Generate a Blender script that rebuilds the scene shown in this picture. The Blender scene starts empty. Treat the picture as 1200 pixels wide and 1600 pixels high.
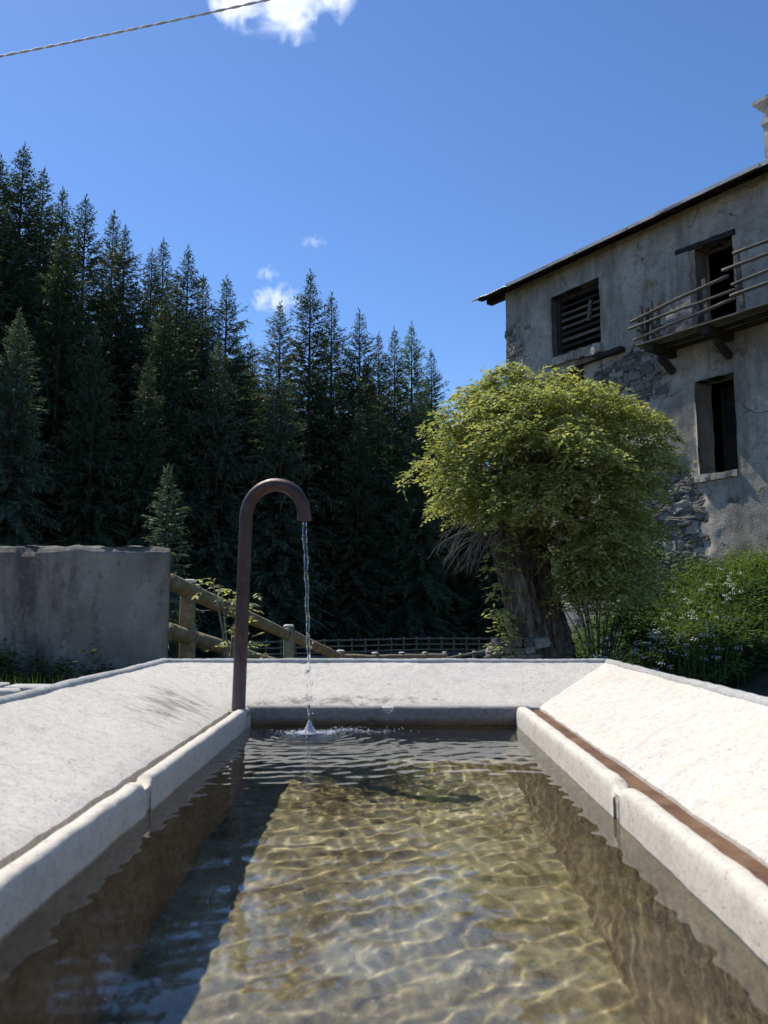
import bpy, bmesh, math, random
import numpy as np
from mathutils import Vector, Matrix, noise as mnoise

# ------------------------------------------------------------------ camera, sky, sun, exposure
S = bpy.context.scene
COL = S.collection
CZ = 0.62                                   # eye height above the yard
cam = bpy.data.cameras.new('camera')
cam_o = bpy.data.objects.new('camera', cam)
COL.objects.link(cam_o)
cam_o.location = (0, 0, CZ)
PITCH, YAW = math.atan(147 / 1248), math.atan(10 / 1248)
cam_o.rotation_euler = (math.pi / 2 + PITCH, 0, YAW)
cam.sensor_fit = 'VERTICAL'
cam.sensor_height = 36.0
cam.lens = 36.0 * 1248 / 1600
cam.clip_start, cam.clip_end = 0.02, 9000
cam.dof.use_dof = True
cam.dof.focus_distance = 6.0
cam.dof.aperture_fstop = 8.5
S.camera = cam_o

SUN_AZ, SUN_EL = math.radians(44), math.radians(54)      # azimuth counted to the left of +Y
SUN_DIR = Vector((-math.sin(SUN_AZ) * math.cos(SUN_EL), math.cos(SUN_AZ) * math.cos(SUN_EL), math.sin(SUN_EL)))
W = bpy.data.worlds.new('World')
S.world = W
W.use_nodes = True
wn = W.node_tree
wn.nodes.clear()
sky = wn.nodes.new('ShaderNodeTexSky')
sky.sky_type = 'NISHITA'
sky.sun_disc = False
sky.sun_elevation = SUN_EL
sky.sun_rotation = -SUN_AZ
sky.altitude = 1500
sky.air_density = 1.0
sky.dust_density = 0.3
sky.ozone_density = 3.5
bg = wn.nodes.new('ShaderNodeBackground')
bg.inputs['Strength'].default_value = 0.125
wo = wn.nodes.new('ShaderNodeOutputWorld')
hs = wn.nodes.new('ShaderNodeHueSaturation')
hs.inputs['Saturation'].default_value = 1.14
hs.inputs['Hue'].default_value = .505
wn.links.new(sky.outputs[0], hs.inputs['Color'])
wn.links.new(hs.outputs[0], bg.inputs['Color'])
wn.links.new(bg.outputs[0], wo.inputs['Surface'])

sun = bpy.data.lights.new('sun', 'SUN')
sun.energy = 4.5
sun.angle = math.radians(0.5)
sun.color = (1.0, 0.94, 0.84)
sun_o = bpy.data.objects.new('sun', sun)
COL.objects.link(sun_o)
sun_o.location = SUN_DIR * 60
sun_o.rotation_euler = SUN_DIR.to_track_quat('Z', 'Y').to_euler()
sun.cycles.is_caustics_light = True

S.view_settings.view_transform = 'Standard'
S.view_settings.look = 'None'
S.view_settings.exposure = 0.5
S.view_settings.gamma = 1.0
S.view_settings.use_curve_mapping = False
S.cycles.use_denoising = True
S.cycles.max_bounces = 8
S.cycles.diffuse_bounces = 3
S.cycles.glossy_bounces = 3
S.cycles.transmission_bounces = 6
S.cycles.transparent_max_bounces = 12
S.cycles.volume_bounces = 4
S.cycles.caustics_reflective = False
S.cycles.caustics_refractive = True
S.cycles.sample_clamp_indirect = 6.0

# ------------------------------------------------------------------ helpers
rng = random.Random(7)
nrg = np.random.default_rng(11)


def ss(a, b, t):
    t = min(1.0, max(0.0, (t - a) / (b - a)))
    return t * t * (3 - 2 * t)


def tag(o, label=None, cat=None, group=None, kind=None):
    if label: o['label'] = label
    if cat: o['category'] = cat
    if group: o['group'] = group
    if kind: o['kind'] = kind
    return o


def empty(name, loc=(0, 0, 0), rz=0.0, parent=None):
    o = bpy.data.objects.new(name, None)
    o.empty_display_size = 0.2
    o.location = loc
    o.rotation_euler = (0, 0, rz)
    o.parent = parent
    COL.objects.link(o)
    return o


def link(name, me, parent=None, mat=None, smooth=None):
    if mat is not None and not me.materials:
        me.materials.append(mat)
    if smooth is not None:
        me.polygons.foreach_set('use_smooth', [smooth] * len(me.polygons))
    o = bpy.data.objects.new(name, me)
    o.parent = parent
    COL.objects.link(o)
    return o


def pymesh(name, verts, faces, mat=None, smooth=False):
    me = bpy.data.meshes.new(name)
    me.from_pydata([tuple(v) for v in verts], [], faces)
    if mat is not None:
        me.materials.append(mat)
    me.polygons.foreach_set('use_smooth', [smooth] * len(me.polygons))
    me.update()
    return me


def npmesh(name, V, F, mat=None, smooth=False):
    """V (n,3) float array, F (m,k) int array of equal-sized faces."""
    me = bpy.data.meshes.new(name)
    V = np.asarray(V, dtype=np.float32)
    F = np.asarray(F, dtype=np.int32)
    m, k = F.shape
    me.vertices.add(len(V))
    me.vertices.foreach_set('co', V.ravel())
    me.loops.add(m * k)
    me.loops.foreach_set('vertex_index', F.ravel())
    me.polygons.add(m)
    me.polygons.foreach_set('loop_start', np.arange(0, m * k, k, dtype=np.int32))
    me.polygons.foreach_set('loop_total', np.full(m, k, dtype=np.int32))
    me.polygons.foreach_set('use_smooth', np.full(m, smooth, dtype=bool))
    if mat is not None:
        me.materials.append(mat)
    me.update(calc_edges=True)
    me.validate()
    return me


def N(p, s=1.0, o=0):
    """fractal-ish noise in -1..1"""
    return mnoise.noise(Vector((p[0] * s + o * 13.7, p[1] * s - o * 7.1, p[2] * s + o * 3.3)))


def FN(p, s=1.0, o=0):
    return N(p, s, o) * .55 + N(p, s * 2.1, o + 1) * .28 + N(p, s * 4.3, o + 2) * .17


class MB:
    def __init__(s):
        s.v, s.f = [], []

    def add(s, vs, fs):
        b = len(s.v)
        s.v += [tuple(v) for v in vs]
        s.f += [tuple(i + b for i in f) for f in fs]

    def box(s, lo, hi):
        (a, b, c), (d, e, f) = lo, hi
        s.add([(a, b, c), (d, b, c), (d, e, c), (a, e, c), (a, b, f), (d, b, f), (d, e, f), (a, e, f)],
              [(0, 3, 2, 1), (4, 5, 6, 7), (0, 1, 5, 4), (1, 2, 6, 5), (2, 3, 7, 6), (3, 0, 4, 7)])

    def tube(s, path, rad, n=10, cap=True, wob=0.0, seed=0, flat=1.0):
        """path: list of points, rad: number or list; parallel-transported rings"""
        path = [Vector(p) for p in path]
        if not hasattr(rad, '__len__'):
            rad = [rad] * len(path)
        t0 = (path[1] - path[0]).normalized()
        up = Vector((0, 0, 1)) if abs(t0.z) < .9 else Vector((0, 1, 0))
        a = t0.cross(up).normalized()
        base = len(s.v)
        for i, p in enumerate(path):
            t = (path[min(i + 1, len(path) - 1)] - path[max(i - 1, 0)]).normalized()
            a = (a - t * a.dot(t)).normalized()
            b = t.cross(a)
            for k in range(n):
                an = 2 * math.pi * k / n
                r = rad[i]
                if wob:
                    q = p + (a * math.cos(an) + b * math.sin(an)) * r
                    r *= 1 + wob * N(q, 1.2 / max(.01, rad[i]), seed)
                s.v.append(tuple(p + (a * math.cos(an) + b * math.sin(an) * flat) * r))
        for i in range(len(path) - 1):
            for k in range(n):
                q = base + i * n
                s.f.append((q + k, q + (k + 1) % n, q + n + (k + 1) % n, q + n + k))
        if cap:
            s.f.append(tuple(base + k for k in reversed(range(n))))
            s.f.append(tuple(base + (len(path) - 1) * n + k for k in range(n)))

    def mesh(s, name, mat=None, smooth=False):
        return pymesh(name, s.v, s.f, mat, smooth)

    def build(s, name, mat, parent=None, smooth=False):
        return link(name, s.mesh(name, mat, smooth), parent)


def grid_mesh(name, P, mat=None, smooth=True, flip=False):
    """P: array (r,c,3)"""
    r, c, _ = P.shape
    idx = np.arange(r * c).reshape(r, c)
    F = np.stack([idx[:-1, :-1], idx[:-1, 1:], idx[1:, 1:], idx[1:, :-1]], -1).reshape(-1, 4)
    if flip:
        F = F[:, ::-1]
    return npmesh(name, P.reshape(-1, 3), F, mat, smooth)


# ---- rough block: a box whose faces are subdivided and pushed about by noise
def rough_box(lo, hi, step, amp, scale, seed, round_=0.0, extra=None):
    bm = bmesh.new()
    lo, hi = Vector(lo), Vector(hi)
    sz = hi - lo
    n = [max(1, int(round(sz[i] / step))) for i in range(3)]
    vmap = {}

    def vert(i, j, k):
        key = (i, j, k)
        if key not in vmap:
            p = Vector((lo.x + sz.x * i / n[0], lo.y + sz.y * j / n[1], lo.z + sz.z * k / n[2]))
            if round_ > 0:
                q = Vector([min(max(p[m], lo[m] + round_), hi[m] - round_) for m in range(3)])
                d = p - q
                if d.length > 1e-9:
                    p = q + d.normalized() * min(d.length, round_)
            vmap[key] = p
            o = Vector((FN(p, scale, seed), FN(p, scale, seed + 5), FN(p, scale, seed + 9))) * amp
            p2 = p + o
            if extra:
                p2 = extra(p, p2)
            vmap[key] = bm.verts.new(p2)
        return vmap[key]
    for a, b, c in ((0, 1, 2), (1, 2, 0), (2, 0, 1)):
        for side in (0, 1):
            for i in range(n[a]):
                for j in range(n[b]):
                    q = []
                    for (ii, jj) in ((i, j), (i + 1, j), (i + 1, j + 1), (i, j + 1)):
                        key = [0, 0, 0]
                        key[a], key[b], key[c] = ii, jj, side * n[c]
                        q.append(vert(*key))
                    if not side:
                        q.reverse()
                    bm.faces.new(q)
    me = bpy.data.meshes.new('rough')
    bm.to_mesh(me)
    bm.free()
    return me


# ------------------------------------------------------------------ materials
def mat_new(name):
    m = bpy.data.materials.new(name)
    m.use_nodes = True
    nt = m.node_tree
    nt.nodes.clear()
    out = nt.nodes.new('ShaderNodeOutputMaterial')
    return m, nt, out


class NT:
    def __init__(s, nt):
        s.nt = nt
        s.tc = nt.nodes.new('ShaderNodeTexCoord')

    def node(s, t, **kw):
        n = s.nt.nodes.new(t)
        for k, v in kw.items():
            setattr(n, k, v)
        return n

    def link(s, a, b):
        s.nt.links.new(a, b)

    def coord(s, scale=(1, 1, 1), src='Object', rot=(0, 0, 0)):
        m = s.node('ShaderNodeMapping')
        m.inputs['Scale'].default_value = scale
        m.inputs['Rotation'].default_value = rot
        s.link(s.tc.outputs[src], m.inputs['Vector'])
        return m.outputs[0]

    def noise(s, scale, detail=6, rough=.6, vec=None, dist=0.0):
        n = s.node('ShaderNodeTexNoise')
        n.inputs['Scale'].default_value = scale
        n.inputs['Detail'].default_value = detail
        n.inputs['Roughness'].default_value = rough
        n.inputs['Distortion'].default_value = dist
        s.link(vec if vec is not None else s.tc.outputs['Object'], n.inputs['Vector'])
        return n.outputs['Fac']

    def voro(s, scale, vec=None, feature='F1', out='Distance'):
        n = s.node('ShaderNodeTexVoronoi', feature=feature)
        n.inputs['Scale'].default_value = scale
        s.link(vec if vec is not None else s.tc.outputs['Object'], n.inputs['Vector'])
        return n.outputs[out]

    def ramp(s, fac, stops, interp='LINEAR'):
        n = s.node('ShaderNodeValToRGB')
        cr = n.color_ramp
        cr.interpolation = interp
        while len(cr.elements) < len(stops):
            cr.elements.new(0.5)
        for e, (p, c) in zip(cr.elements, stops):
            e.position = p
            e.color = (c, c, c, 1) if not hasattr(c, '__len__') else (*c, 1)
        s.link(fac, n.inputs[0])
        return n.outputs[0]

    def mix(s, fac, a, b, mode='MIX'):
        n = s.node('ShaderNodeMix', data_type='RGBA', blend_type=mode)
        for sock, v in ((n.inputs[0], fac), (n.inputs[6], a), (n.inputs[7], b)):
            if hasattr(v, 'links'):
                s.link(v, sock)
            elif hasattr(v, '__len__'):
                sock.default_value = (*v, 1)
            else:
                sock.default_value = v
        return n.outputs[2]

    def math(s, op, a, b=None):
        n = s.node('ShaderNodeMath', operation=op)
        for sock, v in ((n.inputs[0], a), (n.inputs[1], b)):
            if v is None:
                continue
            if hasattr(v, 'links'):
                s.link(v, sock)
            else:
                sock.default_value = v
        return n.outputs[0]

    def bump(s, h, strength=.5, dist=.01, normal=None):
        n = s.node('ShaderNodeBump')
        n.inputs['Strength'].default_value = strength
        n.inputs['Distance'].default_value = dist
        s.link(h, n.inputs['Height'])
        if normal is not None:
            s.link(normal, n.inputs['Normal'])
        return n.outputs[0]

    def principled(s, color, rough=.9, normal=None, metal=0.0, spec=.3, **kw):
        n = s.node('ShaderNodeBsdfPrincipled')
        for key, v in (('Base Color', color), ('Roughness', rough), ('Metallic', metal), ('Specular IOR Level', spec)):
            sock = n.inputs[key]
            if hasattr(v, 'links'):
                s.link(v, sock)
            elif hasattr(v, '__len__'):
                sock.default_value = (*v, 1)
            else:
                sock.default_value = v
        for key, v in kw.items():
            n.inputs[key.replace('_', ' ')].default_value = v
        if normal is not None:
            s.link(normal, n.inputs['Normal'])
        return n


def simple_mat(name, stops, scale, rough=.9, bscale=None, bstr=.4, bdist=.01, stretch=(1, 1, 1), metal=0, spec=.3, detail=8, src='Object'):
    m, nt, out = mat_new(name)
    t = NT(nt)
    v = t.coord(stretch, src)
    f = t.noise(scale, detail, .65, v)
    c = t.ramp(f, stops)
    h = t.noise(bscale or scale * 3, 6, .7, v)
    p = t.principled(c, rough, t.bump(h, bstr, bdist), metal, spec)
    nt.links.new(p.outputs[0], out.inputs[0])
    return m

# ------------------------------------------------------------------ the trough's materials
def concrete_mat(name, base, dark, speck, bump=.55, stain=0.0):
    m, nt, out = mat_new(name)
    t = NT(nt)
    big = t.noise(2.2, 8, .65)
    c = t.ramp(big, [(.3, dark), (.62, base)])
    mot = t.noise(26, 8, .8)
    c = t.mix(t.ramp(mot, [(.36, .55), (.52, 0.0)]), c, tuple(x * .74 for x in dark))
    c = t.mix(t.ramp(t.noise(9, 6, .7), [(.56, 0.0), (.7, .45)]), c, (base[0] * 1.06, base[1] * 1.0, base[2] * .86))
    fine = t.noise(120, 5, .8)
    c = t.mix(t.ramp(fine, [(.36, .9), (.47, 0.0)]), c, speck)
    grit = t.voro(70)
    c = t.mix(t.ramp(grit, [(.08, .85), (.15, 0.0)]), c, tuple(x * .45 for x in dark))
    pits = t.noise(48, 6, .8)
    c = t.mix(t.ramp(pits, [(.34, .95), (.40, 0.0)]), c, tuple(x * .5 for x in dark))
    if stain:
        run = t.noise(5, 8, .75, t.coord((.8, 3.2, 1)))
        c = t.mix(t.ramp(run, [(.57, 0.0), (.74, .3)]), c, (.40, .37, .315))
        # damp dark algae streaks that run down the slope below the far left corner
        sep = t.node('ShaderNodeSeparateXYZ')
        t.link(t.tc.outputs['Object'], sep.inputs[0])
        gx = t.math('ABSOLUTE', t.math('DIVIDE', t.math('SUBTRACT', sep.outputs[0], -.585), .13))
        gy = t.math('ABSOLUTE', t.math('DIVIDE', t.math('SUBTRACT', sep.outputs[1], 2.18), .42))
        g = t.math('SUBTRACT', 1.0, t.math('ADD', t.math('MULTIPLY', gx, gx), t.math('MULTIPLY', gy, gy)))
        st = t.noise(7, 9, .75, t.coord((2.2, 4.5, 1), rot=(0, 0, .45)))
        g = t.math('ADD', g, t.math('MULTIPLY', t.math('SUBTRACT', st, .62), 4.0))
        c = t.mix(t.math('MULTIPLY', t.ramp(g, [(.15, 0.0), (.75, 1.0)]), stain), c, (.10, .095, .08))
        # damp band low on the far slab, under the jet
        fx = t.math('ABSOLUTE', t.math('DIVIDE', t.math('SUBTRACT', sep.outputs[0], -.15), .36))
        fy = t.math('ABSOLUTE', t.math('DIVIDE', t.math('SUBTRACT', sep.outputs[1], 2.545), .045))
        g2 = t.math('SUBTRACT', 1.0, t.math('ADD', t.math('MULTIPLY', fx, fx), t.math('MULTIPLY', fy, fy)))
        g2 = t.math('ADD', g2, t.math('MULTIPLY', t.math('SUBTRACT', t.noise(24, 6, .75), .58), 5.0))
        c = t.mix(t.math('MULTIPLY', t.ramp(g2, [(.2, 0.0), (.8, 1.0)]), stain), c, (.15, .13, .105))
    h = t.mix(.5, t.noise(75, 4, .75), t.noise(22, 7, .75))
    h = t.mix(.25, h, t.math('SUBTRACT', 1.0, t.voro(60)))
    nb = t.bump(h, bump, .006)
    p = t.principled(c, .92, nb, 0, .2)
    nt.links.new(p.outputs[0], out.inputs[0])
    return m


M_SLAB = concrete_mat('rough_concrete', (.585, .55, .485), (.50, .468, .41), (.36, .33, .275), .5, .7)
M_LIP = concrete_mat('worn_concrete_lip', (.60, .555, .475), (.52, .48, .405), (.44, .405, .34), .35)
M_BEAD = concrete_mat('grey_concrete_edge', (.42, .415, .395), (.30, .295, .275), (.2, .2, .19), .5)


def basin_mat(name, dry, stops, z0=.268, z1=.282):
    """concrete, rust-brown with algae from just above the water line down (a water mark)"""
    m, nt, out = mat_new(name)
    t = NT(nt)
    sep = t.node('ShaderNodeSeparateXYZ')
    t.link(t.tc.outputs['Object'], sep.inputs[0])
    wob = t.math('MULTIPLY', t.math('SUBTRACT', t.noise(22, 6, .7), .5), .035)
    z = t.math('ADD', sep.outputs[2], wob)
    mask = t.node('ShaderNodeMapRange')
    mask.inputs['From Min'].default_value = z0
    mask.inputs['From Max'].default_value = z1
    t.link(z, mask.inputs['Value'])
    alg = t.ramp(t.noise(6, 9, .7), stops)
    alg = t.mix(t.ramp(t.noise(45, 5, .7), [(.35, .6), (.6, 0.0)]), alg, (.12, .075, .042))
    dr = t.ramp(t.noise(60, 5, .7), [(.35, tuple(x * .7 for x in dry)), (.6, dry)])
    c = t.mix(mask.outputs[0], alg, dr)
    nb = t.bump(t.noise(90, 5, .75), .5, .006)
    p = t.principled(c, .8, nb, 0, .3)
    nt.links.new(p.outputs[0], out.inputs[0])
    return m


M_BASIN = basin_mat('basin_wall_concrete', (.27, .245, .21), [(.3, (.085, .05, .03)), (.55, (.19, .125, .07)), (.75, (.27, .20, .11))])  # far wall's shade painted in: darker concrete than the side walls
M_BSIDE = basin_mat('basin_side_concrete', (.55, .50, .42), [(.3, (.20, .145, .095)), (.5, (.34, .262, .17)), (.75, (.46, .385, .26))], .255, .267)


def floor_mat():
    m, nt, out = mat_new('silted_basin_floor')
    t = NT(nt)
    v = t.coord((1, 1, 1))
    a = t.noise(5.5, 9, .72, v, .6)
    c = t.ramp(a, [(.30, (.09, .07, .035)), (.43, (.25, .19, .10)), (.55, (.42, .35, .215)), (.72, (.55, .50, .38))])
    b = t.noise(26, 7, .75, v)
    c = t.mix(t.ramp(b, [(.52, 0.0), (.66, .8)]), c, (.46, .38, .17))
    b2 = t.noise(19, 7, .75, t.coord((1, 1.4, 1), rot=(0, 0, .5)))
    c = t.mix(t.ramp(b2, [(.30, .85), (.43, 0.0)]), c, (.075, .085, .06))
    vs = t.voro(60, v)
    c = t.mix(t.ramp(vs, [(.15, .7), (.3, 0.0)]), c, (.46, .43, .36))
    nb = t.bump(t.noise(30, 8, .75), .8, .02)
    p = t.principled(c, .9, nb, 0, .2)
    nt.links.new(p.outputs[0], out.inputs[0])
    return m


M_FLOOR = floor_mat()
M_RUST = simple_mat('rusty_channel', [(.3, (.06, .032, .018)), (.5, (.135, .07, .038)), (.7, (.20, .125, .075))], 14, .9, 70, .6, .004)
M_CHANNEL_SHADE = simple_mat('shadowed_channel', [(.3, (.035, .024, .016)), (.6, (.10, .06, .038))], 14, .9, 70, .6, .004)  # left channel: slab-edge shadow put into a darker brown


def pipe_mat():
    m, nt, out = mat_new('oxidised_pipe')
    t = NT(nt)
    c = t.ramp(t.noise(9, 8, .7, t.coord((1, 1, .4))), [(.3, (.026, .015, .013)), (.55, (.052, .029, .024)), (.75, (.085, .050, .038))])
    c = t.mix(t.ramp(t.noise(55, 5, .7), [(.58, 0.0), (.72, .6)]), c, (.16, .085, .05))
    sep = t.node('ShaderNodeSeparateXYZ')
    t.link(t.tc.outputs['Object'], sep.inputs[0])
    mr = t.node('ShaderNodeMapRange')
    mr.inputs['From Min'].default_value = .56
    mr.inputs['From Max'].default_value = .34
    t.link(t.math('ADD', sep.outputs[2], t.math('MULTIPLY', t.noise(14, 6, .7), .14)), mr.inputs['Value'])
    c = t.mix(t.math('MULTIPLY', mr.outputs[0], .7), c, (.17, .15, .13))          # lime left by splashing
    r = t.ramp(t.noise(30, 5, .6), [(.3, .38), (.7, .6)])
    p = t.principled(c, r, t.bump(t.noise(120, 5, .7), .35, .002), .35, .5)
    nt.links.new(p.outputs[0], out.inputs[0])
    return m


M_PIPE = pipe_mat()


def water_mat(name, rough=0.0, tint=(.97, 1, .99)):
    m, nt, out = mat_new(name)
    t = NT(nt)
    g = t.node('ShaderNodeBsdfGlass')
    g.inputs['IOR'].default_value = 1.333
    g.inputs['Roughness'].default_value = rough
    g.inputs['Color'].default_value = (*tint, 1)
    nt.links.new(g.outputs[0], out.inputs[0])
    return m


M_WATER = water_mat('clear_water')

# ------------------------------------------------------------------ water trough
XL, XR, YN, YF = -.43, .385, .16, 2.50        # inner faces of the basin
ZLIP, ZW, ZB = .314, .259, -.09               # slab foot, water level, basin floor
SL, SR, SF, SN = -.480, .459, 2.515, .10      # feet of the slabs
OL, OR, OF, ON = -.775, .74, 2.80, -.20       # outer edges
ZO = .427
trough = empty('water_trough', ((XL + XR) / 2, 1.3, 0))
tag(trough, 'low pale concrete water trough with sloping slabs around its basin', 'trough')
TOFF = Matrix.Translation(-trough.location)


def tpart(name, me, mat=None, smooth=None, parent=None):
    """a part of the trough given in world coordinates (local origin = world origin of the yard)"""
    o = link(name, me, parent or trough, mat, smooth)
    if parent is None:
        o.location = -trough.location
    return o


def slab(A, B, Cc, D, seed, nu, nv):
    """A-B foot edge, D-C outer edge (world points); a thick slab, top gently uneven"""
    A, B, Cc, D = map(Vector, (A, B, Cc, D))
    mb = MB()
    rows = []
    for j in range(nv + 1):
        row = []
        for i in range(nu + 1):
            s, tt = i / nu, j / nv
            p = A.lerp(B, s).lerp(D.lerp(Cc, s), tt)
            p = p + Vector((0, 0, .0035 * FN(p, 6, 1) + .0012 * N(p, 45, 1)))
            if j == 0:
                p.z -= .004 + .003 * abs(N(p, 30, seed + 3))
                k = (D - A).normalized()
                p -= k * .004 * N(p, 18, seed + 4)
            row.append(len(mb.v))
            mb.v.append(tuple(p))
        rows.append(row)
    for j in range(nv):
        for i in range(nu):
            mb.f.append((rows[j][i], rows[j][i + 1], rows[j + 1][i + 1], rows[j + 1][i]))
    # skirts
    ring = [rows[0][i] for i in range(nu + 1)] + [rows[j][nu] for j in range(1, nv + 1)] + \
           [rows[nv][i] for i in range(nu - 1, -1, -1)] + [rows[j][0] for j in range(nv - 1, 0, -1)]
    low, top = [], []
    for r in ring:
        x, y, z = mb.v[r]
        top.append(len(mb.v))
        mb.v.append((x, y, z))
        low.append(len(mb.v))
        mb.v.append((x, y, z - .07))
    n = len(ring)
    ring = top
    for k in range(n):
        mb.f.append((ring[(k + 1) % n], ring[k], low[k], low[(k + 1) % n]))
    return mb


g = -.0006
mb = slab((SL, SF - g, ZLIP), (SL, SN + g, ZLIP), (OL, ON + g, ZO), (OL, OF - g, ZO), 1, 150, 16)
tag(tpart('slab', mb.mesh('slab', M_SLAB, True)), 'left slab with dark damp streaks')
mb = slab((SR, SN + g, ZLIP), (SR, SF - g, ZLIP), (OR, OF - g, ZO), (OR, ON + g, ZO), 2, 150, 16)
tpart('slab', mb.mesh('slab', M_SLAB, True))
mb = slab((SR, SF + g, ZLIP), (SL, SF + g, ZLIP), (OL, OF + g, ZO), (OR, OF + g, ZO), 3, 60, 16)
tpart('slab', mb.mesh('slab', M_SLAB, True))
mb = slab((SL, SN - g, ZLIP), (SR, SN - g, ZLIP), (OR, ON - g, ZO), (OL, ON - g, ZO), 4, 60, 16)
tpart('slab', mb.mesh('slab', M_SLAB, True))

# raised bead along the outer edge
for pa, pb, sd in (((OL - .012, ON, ZO), (OL - .012, OF + .012, ZO), 1), ((OR + .012, ON, ZO), (OR + .012, OF + .012, ZO), 2),
                   ((OL - .012, OF + .012, ZO), (OR + .012, OF + .012, ZO), 3), ((OL - .012, ON, ZO), (OR + .012, ON, ZO), 4)):
    mb = MB()
    a, b = Vector(pa), Vector(pb)
    n = 90
    mb.tube([a.lerp(b, i / n) + Vector((0, 0, -.003 + .003 * N(a.lerp(b, i / n), 5, sd))) for i in range(n + 1)], .0155, 10, True, .16, sd)
    tpart('edge_bead', mb.mesh('edge_bead', M_BEAD, True))


# lips: rounded ridges between basin and drain channel, each side in two lengths with a gap
def lip(x0, x1, y0, y1, ztop, seed):
    mb = MB()
    n = max(8, int((y1 - y0) / .016))
    prof = []
    w = (x1 - x0)
    for k in range(13):
        a = math.pi * k / 12
        prof.append((x0 + w / 2 - w / 2 * math.copysign(abs(math.cos(a)) ** .6, math.cos(a)), max(0.0, math.sin(a)) ** .6))
    prof = [(x0, -1.0)] + prof + [(x1, -1.0)]
    for i in range(n + 1):
        y = y0 + (y1 - y0) * i / n
        e = min(i, n - i) * (y1 - y0) / n
        end = min(1.0, math.sqrt(max(0.0, 1 - (1 - min(1, e / .022)) ** 2)))
        for (px, pz) in prof:
            z = ztop - .03 + (pz * .03 if pz > 0 else pz * .038) * (.25 + .75 * end if pz > 0 else 1)
            q = Vector((px, y, z))
            inn = .0035 * FN(q, 9, seed) + .0015 * N(q, 40, seed)
            mb.v.append((px + inn, y, z + .0035 * FN(q, 8, seed + 2) + .001 * N(q, 50, seed)))
    c = len(prof)
    for i in range(n):
        for k in range(c - 1):
            a = i * c + k
            mb.f.append((a, a + 1, a + c + 1, a + c))
    mb.f.append(tuple(range(c)))
    mb.f.append(tuple(n * c + k for k in reversed(range(c))))
    return mb


ZT = .3275
for (x0, x1, y0, y1, zt_, sd) in ((XL - .032, XL + .002, 1.475, 2.497, .3165, 1), (XL - .032, XL + .002, .12, 1.446, .3165, 2),
                                  (XR - .002, XR + .032, 1.43, 2.497, .3185, 3), (XR - .002, XR + .032, .12, 1.398, .3185, 4)):
    tpart('lip', lip(x0, x1, y0, y1, zt_, sd).mesh('lip', M_LIP, True))
# far lip: low, flush with the slab, with a small half-round overflow notch
mb = MB()
xs = np.unique(np.concatenate([np.linspace(XL - .045, XR + .045, 70), np.linspace(-.035, .015, 25)]))
prof = [(YF - .001, .262), (YF - .002, .295), (YF, .307), (YF + .004, .3125), (YF + .010, .3145), (YF + .018, .315)]
for x in xs:
    u = (x + .01) / .019
    notch = .020 * math.sqrt(1 - u * u) if abs(u) < 1 else 0
    for (yy, zz) in prof:
        q = Vector((x, yy, zz))
        mb.v.append((x, yy + .002 * N(q, 14, 5), min(zz, .3155 - notch) + .0015 * N(q, 20, 6)))
c = len(prof)
for i in range(len(xs) - 1):
    for k in range(c - 1):
        a = i * c + k
        mb.f.append((a + c, a + c + 1, a + 1, a))
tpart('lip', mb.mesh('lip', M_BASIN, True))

# drain channels between lip and slab
mb = MB(); mb.box((XR + .022, .12, .27), (SR + .004, 2.512, .303)); tpart('drain_channel', mb.mesh('drain_channel', M_RUST))
mb = MB(); mb.box((SL - .004, .12, .25), (XL - .022, 2.512, .282)); tpart('drain_channel', mb.mesh('drain_channel', M_CHANNEL_SHADE))


def wallgrid(a, b, z0, z1, nvec, seed, nu, nv):
    a, b, nvec = Vector(a), Vector(b), Vector(nvec)
    P = np.zeros((nv + 1, nu + 1, 3))
    for j in range(nv + 1):
        for i in range(nu + 1):
            p = a.lerp(b, i / nu)
            p.z = z0 + (z1 - z0) * j / nv
            p += nvec * (.004 * FN(p, 7, seed) - .002 + (.095 * max(0.0, (.25 - p.z) / .44) if nvec.x else 0))
            P[j, i] = p
    return P


for a, b, nv_, sd, nu in (((XL, YF, 0), (XL, YN, 0), (1, 0, 0), 1, 110), ((XR, YN, 0), (XR, YF, 0), (-1, 0, 0), 2, 110),
                          ((XR, YF, 0), (XL, YF, 0), (0, -1, 0), 3, 44), ((XL, YN, 0), (XR, YN, 0), (0, 1, 0), 4, 44)):
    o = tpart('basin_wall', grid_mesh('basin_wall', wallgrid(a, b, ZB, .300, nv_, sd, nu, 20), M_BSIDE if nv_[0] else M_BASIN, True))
# backing behind the walls so that the notches and gaps show solid concrete
for lo, hi in (((XL - .030, .11, .0), (XL - .006, 2.512, .2935)), ((XR + .006, .11, .0), (XR + .030, 2.512, .2955)),):
    mb = MB(); mb.box(lo, hi); tpart('rim_core', mb.mesh('rim_core', M_LIP))
P = np.zeros((121, 46, 3))
for j in range(121):
    for i in range(46):
        p = Vector((XL - .01 + (XR - XL + .02) * i / 45, YN - .01 + (YF - YN + .02) * j / 120, ZB))
        P[j, i] = (p.x, p.y, p.z + .012 * FN(p, 5, 8) + .005 * N(p, 22, 9))
o = tpart('basin_floor', grid_mesh('basin_floor', P, M_FLOOR, True))

# plinth walls under the slabs down to the yard
for lo, hi in (((OL - .005, ON, -.6), (OL + .10, OF, ZO - .06)), ((OR - .10, ON, -.6), (OR + .005, OF, ZO - .06)),
               ((OL + .10, OF - .10, -.6), (OR - .10, OF + .005, ZO - .06)), ((OL + .10, ON - .005, -.6), (OR - .10, ON + .10, ZO - .06))):
    mb = MB(); mb.box(lo, hi); tpart('plinth', mb.mesh('plinth', M_BEAD))

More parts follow.
